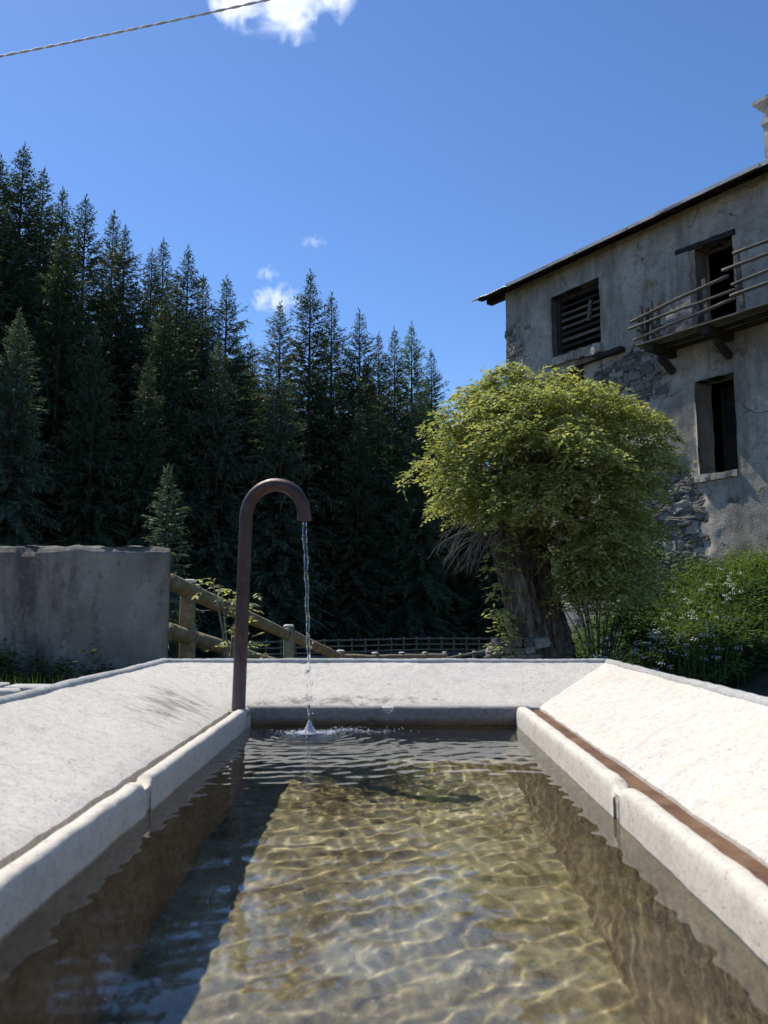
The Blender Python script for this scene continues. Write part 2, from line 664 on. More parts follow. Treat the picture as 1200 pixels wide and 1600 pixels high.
# spout pipe
PX, PY = -.458, 2.452
path, R = [], .094
dirx = Vector((.975, -.22, 0)).normalized()
base = Vector((PX, PY, .285))
for i in range(13):
    z = .285 + (.895 - .285) * i / 12
    path.append(base + Vector((.012 * (i / 12), 0, z - .285)))
c0 = path[-1] + dirx * R
for i in range(1, 22):
    a = math.pi - (math.pi * 1.0) * i / 21
    path.append(c0 + dirx * R * math.cos(a) + Vector((0, 0, R * 1.02 * math.sin(a))))
tip = path[-1] + Vector((.001, 0, -.014))
path.append(tip)
mb = MB()
mb.tube(path, [.0205] * (len(path) - 1) + [.0210], 20, False, .02, 3)
# inner bore so that the mouth is hollow
mb.tube([path[-1], path[-2], path[-4]], [.0165, .0165, .016], 20, False)
b0 = (len(path) - 1) * 20
b1 = len(path) * 20
mb.f += [(b0 + k, b0 + (k + 1) % 20, b1 + (20 - k) % 20, b1 + (20 - k) % 20) for k in range(0)]
pipe = tpart('spout_pipe', mb.mesh('spout_pipe', M_PIPE, True))
tag(pipe, 'brown metal pipe bent into a hook over the basin')
mb = MB()
tor, tube_n = 24, 8
for i in range(tor):
    a = 2 * math.pi * i / tor
    for k in range(tube_n):
        b = 2 * math.pi * k / tube_n
        r = .0187 + .0028 * math.cos(b)
        mb.v.append((tip.x + r * math.cos(a), tip.y + r * math.sin(a), tip.z + .0035 * math.sin(b)))
for i in range(tor):
    for k in range(tube_n):
        mb.f.append((i * tube_n + k, ((i + 1) % tor) * tube_n + k, ((i + 1) % tor) * tube_n + (k + 1) % tube_n, i * tube_n + (k + 1) % tube_n))
tpart('mouth_ring', mb.mesh('mouth_ring', M_PIPE, True), parent=pipe)
me = rough_box((PX - .03, PY - .028, .285), (PX + .03, PY + .03, .309), .008, .004, 30, 2, .008)
tpart('mortar_collar', me, M_BASIN, True, parent=pipe)

# ------------------------------------------------------------------ water in the basin
HX, HY = -.232, 2.345
nx, ny = 230, 660
X, Y = np.meshgrid(np.linspace(XL - .004, XR + .004, nx), np.linspace(YN - .004, YF + .004, ny))
r = np.hypot(X - HX, (Y - HY))
Z = .0030 * np.exp(-r / .07) * np.sin(r * 2 * np.pi / .034) + .00055 * np.exp(-r / .4) * np.sin((r + .012 * np.sin(X * 21) + .01 * np.sin(Y * 17)) * 2 * np.pi / .055 + .6)
for k in range(26):                         # short chop, strongest near the jet
    wl = nrg.uniform(.020, .045)
    th = nrg.uniform(0, 6.28)
    ph = nrg.uniform(0, 6.28)
    warp = .012 * np.sin(X * nrg.uniform(12, 30) + ph) + .012 * np.sin(Y * nrg.uniform(9, 22) + ph * 2)
    env = (.18 + np.exp(-r / .6)) * (.5 + .5 * np.sin(X * nrg.uniform(4, 13) + Y * nrg.uniform(3, 10) + ph * 3))
    Z += .0115 * nrg.uniform(.4, 1) * wl / (2 * math.pi) * env * np.sin((X * math.cos(th) + Y * math.sin(th) + warp) * 2 * np.pi / wl + ph)
for k in range(44):
    wl = math.exp(nrg.uniform(math.log(.026), math.log(.17)))
    th = nrg.normal(math.radians(-92), .8)
    ph = nrg.uniform(0, 6.28)
    am = .0068 * nrg.uniform(.5, 1.2) * wl / (2 * math.pi) * (1.1 if wl < .06 else .85)
    warp = .02 * np.sin(X * nrg.uniform(5, 14) + ph) + .02 * np.sin(Y * nrg.uniform(4, 9) + ph * 2)
    env = .55 + .45 * np.sin(X * nrg.uniform(2, 7) + Y * nrg.uniform(1, 5) + ph * 3)
    Z += am * env * np.sin((X * math.cos(th) + Y * math.sin(th) + warp) * 2 * np.pi / wl + ph)
water = link('water', grid_mesh('water', np.stack([X, Y, ZW + Z], -1), M_WATER, True))
tag(water, 'clear rippling water filling the trough basin', 'water', kind='structure')


def caustic(o, caster=False, receiver=False):
    o.cycles.is_caustics_caster = caster
    o.cycles.is_caustics_receiver = receiver


caustic(water, caster=True)
for o in trough.children:
    if o.name.startswith(('basin_floor', 'basin_wall')):
        caustic(o, receiver=True)

# ------------------------------------------------------------------ ground
def base_h(y):
    if y < 5: return 0.0
    if y < 14: return -1.05 * ss(3.5, 14.5, y)
    if y < 52: return -1.05 - 1.5 * (y - 14) / 38
    return -2.55


def terrain(x, y):
    b = base_h(y)
    b += .13 * ss(-1.2, -2.4, x) * ss(3.5, 5.5, y) * (1 - ss(7, 10, y))
    s = ss(2.4, 6.6, x) * ss(5.5, 12.5, y) * (1 - ss(19, 27, y))
    z = b * (1 - s) + 1.15 * s
    # wooded hillside to the left and far end
    hl = .42 * max(0, -x - 11 - .1 * (30 - y if y < 30 else 0)) * ss(14, 34, y)
    hf = .20 * max(0, y - 66)
    h = hl + hf
    z += 46 * (1 - math.exp(-h / 46))
    if h > .01:
        z += .5 * N((x, y, 0), .12, 3) * min(1, h)
    z += .025 * FN((x, y, 0), .9, 4) * (1 if y > 3 or abs(x) > 1.2 else .2)
    return z


def axis(a, b, dense, step, grow):
    pts = list(np.arange(dense[0], dense[1] + 1e-6, step))
    s = step
    while pts[-1] < b:
        s *= grow
        pts.append(pts[-1] + s)
    s = step
    while pts[0] > a:
        s *= grow
        pts.insert(0, pts[0] - s)
    return pts


gx = axis(-900, 900, (-6, 9), .16, 1.055)
gy = axis(-300, 1500, (-1, 18), .16, 1.05)
P = np.zeros((len(gy), len(gx), 3))
for j, y in enumerate(gy):
    for i, x in enumerate(gx):
        P[j, i] = (x, y, terrain(x, y) - (.25 if (OL + .05 < x < OR - .05 and ON + .05 < y < OF - .05) else 0) * 1.0)


def ground_mat():
    m, nt, out = mat_new('yard_earth_and_forest_floor')
    t = NT(nt)
    sep = t.node('ShaderNodeSeparateXYZ')
    t.link(t.tc.outputs['Object'], sep.inputs[0])
    dirt = t.ramp(t.noise(1.6, 10, .7), [(.3, (.10, .065, .04)), (.5, (.17, .115, .075)), (.7, (.25, .19, .13))])
    dirt = t.mix(t.ramp(t.noise(30, 6, .75), [(.56, 0.0), (.66, .8)]), dirt, (.30, .26, .21))
    dirt = t.mix(t.ramp(t.noise(11, 7, .75), [(.34, .8), (.46, 0.0)]), dirt, (.05, .034, .022))
    moss = t.ramp(t.noise(3, 9, .7), [(.35, (.018, .022, .010)), (.65, (.045, .055, .02))])
    c = t.mix(t.ramp(t.noise(.7, 8, .65), [(.5, 0.0), (.62, .85)]), dirt, moss)
    far = t.node('ShaderNodeMapRange')
    far.inputs['From Min'].default_value = 16
    far.inputs['From Max'].default_value = 30
    t.link(sep.outputs[1], far.inputs['Value'])
    bank = t.node('ShaderNodeMapRange')
    bank.inputs['From Min'].default_value = 7.6
    bank.inputs['From Max'].default_value = 8.6
    t.link(t.math('ADD', t.math('SUBTRACT', sep.outputs[1], t.math('MULTIPLY', sep.outputs[0], .35)), t.math('MULTIPLY', t.noise(1.1, 5, .6), 1.6)), bank.inputs['Value'])
    c = t.mix(bank.outputs[0], c, moss)
    c = t.mix(far.outputs[0], c, t.mix(t.noise(.4, 8, .7), (.022, .018, .012), (.028, .034, .014)))
    nb = t.bump(t.noise(14, 8, .75), .9, .05)
    p = t.principled(c, .95, nb, 0, .1)
    nt.links.new(p.outputs[0], out.inputs[0])
    return m


ground = link('ground', grid_mesh('ground', P, ground_mat(), True))
tag(ground, 'brown earth yard rising to a wooded hillside', kind='structure')

# road running down between the two fences
def road_c(y):            # centre line
    return .75 - .02 * (y - 8) + .0012 * (y - 8) ** 2
P = []
for y in np.arange(9, 47.5, .4):
    row = []
    for k in range(11):
        x = road_c(y) + (-1.55 + 3.1 * k / 10)
        row.append((x, y, max(terrain(x, y), base_h(y)) + .035))
    P.append(row)
M_ROAD = simple_mat('grey_gravel_road', [(.3, (.13, .125, .12)), (.6, (.22, .215, .205))], 3, .95, 40, .6, .02)
road = link('road', grid_mesh('road', np.array(P), M_ROAD, True))
tag(road, 'grey road going down behind the trough', kind='structure')

# stone paving left of the trough
M_PAVE = simple_mat('pale_paving_stone', [(.3, (.30, .29, .27)), (.6, (.46, .45, .43))], 5, .9, 60, .6, .006)
M_JOINT = simple_mat('paving_joint_earth', [(.3, (.06, .05, .04)), (.6, (.12, .10, .08))], 20, .95)
P = np.array([[(x, y, terrain(x, y) + .012) for x in np.linspace(-4.6, -.85, 40)] for y in np.linspace(1.2, 5.75, 46)])
paving = link('paving', grid_mesh('paving', P, M_JOINT, True))
tag(paving, 'pale stone paving left of the trough', kind='structure')
pave_meshes = []
for k in range(8):
    me = rough_box((-.5, -.5, -.5), (.5, .5, .5), .25, .06, 2.2, 40 + k, .12)
    me.materials.append(M_PAVE)
    me.polygons.foreach_set('use_smooth', [True] * len(me.polygons))
    pave_meshes.append(me)
y = 2.4
row = 0
while y < 5.7:
    hgt = rng.uniform(.17, .27)
    x = -4.5 + rng.uniform(0, .2)
    while x < -1.0:
        w = rng.uniform(.2, .42)
        cx, cy = x + w / 2, y + hgt / 2
        # only where the picture can see it past the trough
        if cy > 2.6 and not (cx > -1.0):
            o = link('paving_stone', pave_meshes[rng.randrange(8)], paving)
            o.location = (cx, cy, terrain(cx, cy) + .005 + rng.uniform(-.004, .006))
            o.scale = (w - .025, hgt - .025, .06)
            o.rotation_euler = (rng.uniform(-.01, .01), rng.uniform(-.01, .01), rng.uniform(-.03, .03))
        x += w
    y += hgt
    row += 1

# ------------------------------------------------------------------ concrete block wall on the left
def block_mat():
    m, nt, out = mat_new('weathered_render')
    t = NT(nt)
    c = t.ramp(t.noise(1.6, 8, .65), [(.3, (.15, .137, .115)), (.52, (.26, .24, .203)), (.72, (.38, .352, .30))])
    st = t.noise(2.4, 8, .7, t.coord((1, 1, .35)))
    c = t.mix(t.ramp(st, [(.48, 0.0), (.62, .85)]), c, (.075, .067, .056))
    c = t.mix(t.ramp(t.noise(7, 8, .8), [(.54, 0.0), (.66, .6)]), c, (.34, .325, .28))
    c = t.mix(t.ramp(t.noise(26, 7, .75), [(.3, .8), (.42, 0.0)]), c, (.075, .07, .062))
    c = t.mix(t.ramp(t.noise(40, 5, .75, t.coord((.25, .25, 1))), [(.62, 0.0), (.72, .5)]), c, (.36, .35, .33))
    nb = t.bump(t.mix(.5, t.noise(16, 8, .8), t.noise(60, 6, .8)), 1.0, .035)
    p = t.principled(c, .93, nb, 0, .15)
    nt.links.new(p.outputs[0], out.inputs[0])
    return m


def blk_extra(p, q):
    q.x -= .32 * max(0.0, p.y) * ss(-.6, 0, p.x)
    # worn, wavy upper edge; a chipped pocket near the left
    if p.z > .95:
        q.z += .045 * FN((p.x, p.y, 0), 3.2, 3) + .016 * abs(N((p.x, p.y, 0), 8, 4)) - .014 * abs(N((p.x, p.y, 2), 15, 6)) - .02
        if p.y < .06:
            q.y += .10 * max(0, N((p.x, 0, 1), 5, 5) + .15) + .02
            q.z -= .03 * max(0, N((p.x, 0, 1), 5, 5))
    if abs(p.x + 1.14) < .06 and .9 < p.z < 1.10 and p.y < .1:
        q.y += .05
    return q


blk = empty('concrete_block_wall', (-1.68, 6.1, .1))
tag(blk, 'thick weathered grey block of wall with chipped top, left of the trough', 'wall')
me = rough_box((-2.7, 0, -.35), (0, .75, 1.0), .034, .03, 1.6, 5, .05, blk_extra)
o = link('block', me, blk, block_mat(), True)
blk.rotation_euler.z = math.radians(-2)

# ------------------------------------------------------------------ timber fences
def log_mat(name, a, b, c_):
    m, nt, out = mat_new(name)
    t = NT(nt)
    v = t.coord((1, 1, 1), 'Generated')
    c = t.ramp(t.noise(5, 9, .7), [(.28, a), (.5, b), (.72, c_)])
    gr = t.noise(8, 8, .75, t.coord((1.2, 1.2, 1.2)), 1.5)
    c = t.mix(t.ramp(gr, [(.55, 0.0), (.66, .7)]), c, tuple(x * .4 for x in a))
    nb = t.bump(t.noise(25, 8, .75), .6, .015)
    p = t.principled(c, .85, nb, 0, .2)
    nt.links.new(p.outputs[0], out.inputs[0])
    return m


M_LOG = log_mat('peeled_log', (.10, .075, .045), (.21, .17, .10), (.33, .29, .20))
M_LOGTOP_LIT = simple_mat('sunlit_log_top', [(.3, (.42, .38, .31)), (.6, (.62, .58, .50))], 18, .85)  # sunlight on the round post tops painted as pale wood
M_WIRE = simple_mat('galvanised_wire', [(.3, (.22, .22, .22)), (.6, (.38, .38, .38))], 30, .5, metal=.7)


def post(parent, x, y, ztop, r, seed):
    zb = terrain(x, y) - .3
    mb = MB()
    n = 8
    pts = [(x + .012 * N((x, y, k), .7, seed), y, zb + (ztop - zb) * k / n) for k in range(n + 1)]
    mb.tube(pts, [r * (1.06 - .06 * k / n) for k in range(n + 1)], 14, True, .05, seed)
    o = link('post', mb.mesh('post', M_LOG, True), parent)
    o.location = -parent.location
    mb = MB()
    mb.tube([(x, y, ztop - .004), (x, y, ztop + .018), (x, y, ztop + .030)], [r * 1.01, r * .97, r * .72], 14, True, .03, seed)
    c = link('post_cap', mb.mesh('post_cap', M_LOGTOP_LIT, True), o)
    return o


def rail(parent, a, b, r0, r1, seed, sag=.0):
    a, b = Vector(a), Vector(b)
    n = 14
    mb = MB()
    pts = []
    for k in range(n + 1):
        p = a.lerp(b, k / n)
        p += Vector((.012 * N(p, .8, seed), 0, .014 * N(p, .9, seed + 3) - sag * math.sin(math.pi * k / n)))
        pts.append(p)
    mb.tube(pts, [r0 + (r1 - r0) * k / n for k in range(n + 1)], 14, True, .05, seed)
    o = link('rail', mb.mesh('rail', M_LOG, True), parent)
    o.location = -parent.location
    return o


def wire_band(parent, c, axis_, r):
    c, axis_ = Vector(c), Vector(axis_).normalized()
    a = axis_.cross(Vector((0, 0, 1))).normalized()
    b = axis_.cross(a)
    mb = MB()
    pts = [c + (a * math.cos(t) + b * math.sin(t)) * r + axis_ * .01 * t / 6 for t in np.linspace(0, 4 * math.pi, 40)]
    mb.tube(pts, .005, 6)
    o = link('wire_binding', mb.mesh('wire_binding', M_WIRE, True), parent)
    o.location = -parent.location


# near left fence, going down with the road
LF = empty('log_fence', (-1.9, 7.0, 0))
tag(LF, 'thick peeled-log fence running downhill behind the concrete block', 'fence')


def fence_x(y):
    return -1.93 + .159 * (y - 6.9) + (.004 * (y - 14) ** 2 if y > 14 else 0)


def toprail(y):             # height of the top rail's axis along the fence
    return .835 - .160 * (y - 6.9) if y < 14 else .835 - .160 * 7.1 - .055 * (y - 14)


py_ = [7.25, 10.5, 13.6, 16.7, 19.8, 23.0, 26.2]
for k, y in enumerate(py_):
    post(LF, fence_x(y) + .02, y + .10, toprail(y) + (.09 if k else .055), .072, k)
ends = [6.93] + py_
for k in range(len(ends) - 1):
    y0, y1 = ends[k], ends[k + 1]
    if k == 0:
        y1 += .30
    else:
        y0 += .05; y1 += .15
    dx = .0 if k % 2 else .02
    rail(LF, (fence_x(y0) + dx, y0, toprail(y0)), (fence_x(y1) + dx, y1, toprail(y1)), .076, .066, 10 + k)
    rail(LF, (fence_x(y0) + dx, y0, toprail(y0) - .42), (fence_x(y1) + dx, y1, toprail(y1) - .42), .074, .062, 30 + k)
for y_ in (7.45,):
    wire_band(LF, (fence_x(y_) + .01, y_, toprail(y_)), (.159, 1, -.16), .079)
    wire_band(LF, (fence_x(y_) + .01, y_ - .1, toprail(y_ - .1) - .42), (.159, 1, -.16), .079)
wire_band(LF, (fence_x(10.5), 10.5, toprail(10.5)), (.159, 1, -.16), .075)

# right-hand fence of the road, seen as a row of capped posts
RF = empty('log_fence', (1.6, 32, 0))
tag(RF, 'pale log fence with bright post caps, left of the leafy tree trunk', 'fence')
rp = [(-.30, 26.2), (.35, 27.8), (1.0, 29.6), (1.62, 31.4), (2.30, 33.1), (3.0, 34.8), (3.75, 36.4), (4.55, 38.0), (5.4, 39.5)]
for k, (x, y) in enumerate(rp):
    post(RF, x, y, -1.45 + .02 * (k - 4), .075, 60 + k)
for k in range(len(rp) - 1):
    for dz in (-.06, -.45):
        (x0, y0), (x1, y1) = rp[k], rp[k + 1]
        rail(RF, (x0, y0 - .09, -1.45 + .02 * (k - 4) + dz), (x1, y1 - .09, -1.45 + .02 * (k - 3) + dz), .055, .055, 80 + k)

# far fence across the end of the road
FF = empty('log_fence', (-.5, 50, 0))
tag(FF, 'distant weathered rail fence crossing in front of the dark forest', 'fence')
fp = []
for k in range(23):
    x = -9.5 + 17.5 * k / 22
    fp.append((x, 45.5 + 6.0 * ss(-10, 4, x) + .4 * N((x, 0, 0), .3, 2)))
for k, (x, y) in enumerate(fp):
    post(FF, x, y, -1.36 + .02 * N((x, 1, 1), .6, 3) - .0, .06, 120 + k)
for k in range(22):
    (x0, y0), (x1, y1) = fp[k], fp[k + 1]
    for dz in (-.07, -.42, -.76):
        rail(FF, (x0 - .03, y0 - .075, -1.36 + dz), (x1 + .03, y1 - .075, -1.36 + dz), .06, .06, 150 + k)
# low stone retaining wall under the far fence
FW = empty('retaining_wall', (-.5, 50, -2.4))
tag(FW, 'low grey stone retaining wall under the distant fence', 'wall')
P = []
xs = np.linspace(-11, 10, 60)
rows = []
for x in xs:
    y = 45.3 + 6.0 * ss(-10, 4, x)
    zt = -2.28 + .05 * N((x, 0, 3), .8, 3)
    rows.append([(x, y, -3.4), (x, y + .06 * N((x, 0, 1), 2, 1), zt - .3), (x, y + .02, zt), (x, y + .5, zt + .02), (x, y + .55, -3.4)])
o = link('coping', grid_mesh('coping', np.array(rows), simple_mat('old_retaining_stone', [(.3, (.06, .06, .06)), (.6, (.15, .15, .145))], 1.5, .95, 9, .9, .08), False), FW)
o.location = -FW.location

# ------------------------------------------------------------------ overhead cable
CB = MB()
A, B = Vector((-13.0, 8.70, 5.9)), Vector((11.0, 2.11, 5.9))
for ph in (0, math.pi):
    pts = []
    n = 900
    for k in range(n + 1):
        tt = k / n
        p = A.lerp(B, tt)
        p.z -= 4 * .86 * tt * (1 - tt)
        a = ph + 2 * math.pi * k / 9
        pts.append(p + Vector((.0, math.cos(a), math.sin(a))) * .0048)
    CB.tube(pts, .0052, 6)
M_CABLE = simple_mat('pale_twisted_cable', [(.3, (.5, .5, .5)), (.6, (.68, .68, .68))], 20, .5)
cb = CB.build('overhead_cable', M_CABLE, None, True)
tag(cb, 'pale twisted overhead cable crossing the sky at upper left', 'cable')

# ------------------------------------------------------------------ old farmhouse
HC = Vector((3.10, 20.757, 0))
HW = Vector((math.sin(math.radians(35)), -math.cos(math.radians(35)), 0))     # along the facade, towards us
HN = Vector((-HW.y * -1, 0, 0))
house = empty('old_farmhouse', (HC.x, HC.y, 0), math.atan2(HW.y, HW.x))
# local frame: +X along the facade (u), -Y towards us is checked below, Z up
tag(house, 'derelict stone farmhouse with grey crumbling plaster and metal roof', 'house')
# local Y axis = Z x X ; the outward normal of the facade is local -Y
HL, HD, HB, HT = 11.0, 8.0, -1.8, 9.0


def plaster_mat():
    m, nt, out = mat_new('crumbling_plaster')
    t = NT(nt)
    c = t.ramp(t.noise(.9, 9, .65), [(.3, (.33, .298, .25)), (.5, (.46, .42, .36)), (.7, (.58, .535, .465))])
    stre = t.noise(1.3, 8, .7, t.coord((1, 1, .22)))
    c = t.mix(t.ramp(stre, [(.47, 0.0), (.62, .9)]), c, (.20, .18, .152))
    c = t.mix(t.ramp(t.noise(3.2, 9, .75), [(.30, .9), (.40, 0.0)]), c, (.13, .12, .108))
    c = t.mix(t.ramp(t.noise(11, 7, .75), [(.32, .9), (.42, 0.0)]), c, (.07, .063, .055))
    c = t.mix(t.ramp(t.noise(5.5, 8, .8), [(.50, 0.0), (.60, .75)]), c, (.24, .215, .18))
    vw = t.node('ShaderNodeTexNoise')
    vw.inputs['Scale'].default_value = 1.6
    vw.inputs['Detail'].default_value = 6
    t.link(t.tc.outputs['Object'], vw.inputs['Vector'])
    va = t.node('ShaderNodeVectorMath', operation='ADD')
    t.link(t.tc.outputs['Object'], va.inputs[0])
    t.link(vw.outputs['Color'], va.inputs[1])
    vvn = va.outputs[0]
    crk = t.voro(.55, vvn, 'DISTANCE_TO_EDGE')
    c = t.mix(t.math('MULTIPLY', t.ramp(crk, [(.004, 1.0), (.014, 0.0)]), t.ramp(t.noise(1.2, 4, .6), [(.5, 0.0), (.6, .8)])), c, (.05, .045, .04))
    c = t.mix(t.ramp(t.noise(24, 6, .7), [(.60, 0.0), (.7, .35)]), c, (.46, .44, .41))
    # bare rubble where the plaster has gone
    sep = t.node('ShaderNodeSeparateXYZ')
    t.link(t.tc.outputs['Object'], sep.inputs[0])

    def patch(cx, cz, rx, rz):
        a = t.math('DIVIDE', t.math('SUBTRACT', sep.outputs[0], cx), rx)
        b = t.math('DIVIDE', t.math('SUBTRACT', sep.outputs[2], cz), rz)
        return t.math('SUBTRACT', 1.0, t.math('ADD', t.math('MULTIPLY', a, a), t.math('MULTIPLY', b, b)))
    pm = t.math('MAXIMUM', t.math('MAXIMUM', patch(3.9, 5.6, 1.25, .85), patch(4.9, 2.3, .9, 1.5)), t.math('MAXIMUM', patch(.1, 6.3, .7, 1.7), patch(6.4, 1.2, 2.0, .45)))
    pm = t.math('ADD', pm, t.math('MULTIPLY', t.math('SUBTRACT', t.noise(2.4, 8, .7), .5), 3.2))
    pmask = t.ramp(pm, [(.30, 0.0), (.42, 1.0)])
    vv = t.coord((3.6, 3.6, 5.2))
    vn = t.node('ShaderNodeVectorMath', operation='ADD')
    nz = t.node('ShaderNodeTexNoise')
    nz.inputs['Scale'].default_value = 1.4
    t.link(vv, nz.inputs['Vector'])
    t.link(vv, vn.inputs[0])
    t.link(nz.outputs['Color'], vn.inputs[1])
    vv = vn.outputs[0]
    cell = t.voro(1.0, vv, 'F1', 'Color')
    sepc = t.node('ShaderNodeSeparateColor')
    t.link(cell, sepc.inputs[0])
    rub = t.ramp(sepc.outputs[0], [(0.0, (.12, .108, .095)), (.5, (.21, .19, .165)), (1.0, (.31, .29, .26))])
    edge = t.voro(1.0, vv, 'DISTANCE_TO_EDGE')
    rub = t.mix(t.ramp(edge, [(.02, 1.0), (.09, 0.0)]), rub, (.10, .09, .08))
    c = t.mix(pmask, c, rub)
    hp = t.mix(.5, t.noise(5, 9, .75), t.noise(28, 6, .7))
    hr = t.math('ADD', t.math('MULTIPLY', t.ramp(edge, [(.0, 0.0), (.14, 1.0)]), .8), t.math('MULTIPLY', t.noise(12, 6, .7), .4))
    h = t.mix(pmask, hp, hr)
    nb = t.bump(h, 1.0, .07)
    p = t.principled(c, .95, nb, 0, .1)
    nt.links.new(p.outputs[0], out.inputs[0])
    return m


M_PLASTER = plaster_mat()
M_OLDWOOD = simple_mat('grey_old_wood', [(.3, (.05, .042, .035)), (.5, (.12, .105, .09)), (.7, (.22, .20, .175))], 4, .9, 30, .7, .01, (1, 6, 6))
M_DARKWOOD = simple_mat('black_old_wood', [(.3, (.012, .010, .008)), (.6, (.04, .033, .027))], 4, .9, 30, .7, .01, (1, 6, 6))
M_INSIDE = simple_mat('unlit_interior', [(.3, (.012, .011, .010)), (.6, (.03, .027, .024))], 1, .95)  # darkness of the unlit rooms put into a near-black colour


def metal_roof_mat():
    m, nt, out = mat_new('galvanised_roof_sheet')
    t = NT(nt)
    c = t.ramp(t.noise(.9, 8, .65), [(.3, (.24, .245, .25)), (.6, (.42, .425, .43))])
    c = t.mix(t.ramp(t.noise(2.5, 8, .7), [(.60, 0.0), (.72, .7)]), c, (.14, .075, .045))
    p = t.principled(c, .55, t.bump(t.noise(3, 4, .6), .2, .03), .25, .4)
    nt.links.new(p.outputs[0], out.inputs[0])
    return m


M_TIN = metal_roof_mat()
STONE_M = [simple_mat('rubble_stone_%d' % k, [(.3, tuple(x * .6 for x in c)), (.65, c)], 6, .95, 30, .8, .012) for k, c in
           enumerate(((.25, .222, .185), (.37, .335, .285), (.17, .152, .13)))]

# openings in the facade: u0, u1, z0, z1
OPN = [(1.66, 3.20, 6.74, 8.34), (5.74, 6.58, 6.30, 8.05), (5.60, 6.47, 3.26, 5.23), (1.75, 2.65, 5.15, 6.30), (8.3, 9.2, 6.3, 8.1), (8.4, 9.3, 3.3, 5.2)]
us = np.unique(np.round(np.concatenate([np.arange(0, HL + .01, .075)] + [np.array([a, b]) for a, b, _, _ in OPN]), 3))
zs = np.unique(np.round(np.concatenate([np.arange(HB, HT + .01, .075)] + [np.array([c, d]) for _, _, c, d in OPN]), 3))


def prune(a, keep):
    out = []
    for v in a:
        if out and v - out[-1] < .02:
            if v in keep: out[-1] = v
            continue
        out.append(v)
    return np.array(out)


us = prune(us, {v for o_ in OPN for v in o_[:2]})
zs = prune(zs, {v for o_ in OPN for v in o_[2:]})


def wob(u, z):
    p = Vector((u, 0, z))
    d = .045 * FN(p, .7, 2) + .018 * FN(p, 3.1, 4) + .007 * N(p, 11, 5)
    # plaster has fallen from these places, leaving a hollow
    for cx, cz, rx, rz, dep in ((3.9, 5.6, 1.2, .8, .05), (4.9, 2.2, .9, 1.5, .05), (5.1, 6.9, .35, .5, .10), (4.6, 7.55, .18, .22, .12)):
        q = ((u - cx) / rx) ** 2 + ((z - cz) / rz) ** 2
        if q < 1.3:
            d -= dep * ss(1.25, .7, q + .5 * N(p, 3.5, 7))
    return -d                 # local -Y is outwards


mb = MB()
vid = {}


def wv(i, j):
    if (i, j) not in vid:
        u, z = us[i], zs[j]
        du = dz = 0
        onedge = any((abs(u - a) < 1e-6 or abs(u - b) < 1e-6) and c - .01 <= z <= d + .01 or (abs(z - c) < 1e-6 or abs(z - d) < 1e-6) and a - .01 <= u <= b + .01 for a, b, c, d in OPN)
        if onedge:
            du, dz = .035 * FN((u, 3, z), 2.2, 11), .04 * FN((u, 5, z), 2.2, 12)
        vid[(i, j)] = len(mb.v)
        mb.v.append((u + du + (.03 * FN((u, 0, z), 1.5, 9) if u < .1 else 0), wob(u, z), z + dz))
    return vid[(i, j)]


for i in range(len(us) - 1):
    for j in range(len(zs) - 1):
        uc, zc = (us[i] + us[i + 1]) / 2, (zs[j] + zs[j + 1]) / 2
        if any(a < uc < b and c < zc < d for a, b, c, d in OPN):
            continue
        mb.f.append((wv(i, j), wv(i + 1, j), wv(i + 1, j + 1), wv(i, j + 1)))
# reveals: the wall is half a metre thick, left jambs splayed
RD = .48
for n_, (a, b, c, d) in enumerate(OPN):
    loop = []
    ia, ib = int(np.argmin(abs(us - a))), int(np.argmin(abs(us - b)))
    ja, jb = int(np.argmin(abs(zs - c))), int(np.argmin(abs(zs - d)))
    loop = [(i, ja) for i in range(ia, ib)] + [(ib, j) for j in range(ja, jb)] + [(i, jb) for i in range(ib, ia, -1)] + [(ia, j) for j in range(jb, ja, -1)]
    ring0 = [wv(*k) for k in loop]
    inner = []
    for (i, j), v0 in zip(loop, ring0):
        x, y, z = mb.v[v0]
        sp = .0
        if i == ia: sp = .06 if n_ == 2 else .0
        ring1 = len(mb.v)
        mb.v.append((x + sp, RD + .02 * N((x, 2, z), 2, 3), z - (.0)))
        inner.append(ring1)
    m_ = len(loop)
    for k in range(m_):
        mb.f.append((ring0[k], inner[k], inner[(k + 1) % m_], ring0[(k + 1) % m_]))
wall = link('wall', mb.mesh('wall', M_PLASTER, True), house)
tag(wall, 'facade with grey plaster fallen off in places')
# the other three walls, gable tops included
RZ = 2.0
for nm, vs, fs in (
    ('wall', [(0, .02, HB), (0, HD, HB), (0, HD, HT), (0, HD / 2, HT + RZ), (0, .02, HT)], [(0, 4, 3, 2, 1)]),
    ('wall', [(HL, .02, HB), (HL, HD, HB), (HL, HD, HT), (HL, HD / 2, HT + RZ), (HL, .02, HT)], [(0, 1, 2, 3, 4)]),
        ('wall', [(0, HD, HB), (HL, HD, HB), (HL, HD, HT), (0, HD, HT)], [(0, 3, 2, 1)])):
    link(nm, pymesh(nm, vs, fs, M_PLASTER), house)
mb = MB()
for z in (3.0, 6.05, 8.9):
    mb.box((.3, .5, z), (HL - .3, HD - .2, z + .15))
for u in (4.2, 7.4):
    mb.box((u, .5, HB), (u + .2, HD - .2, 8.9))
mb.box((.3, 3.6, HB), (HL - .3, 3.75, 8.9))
mb.build('interior_floors', M_INSIDE, house)

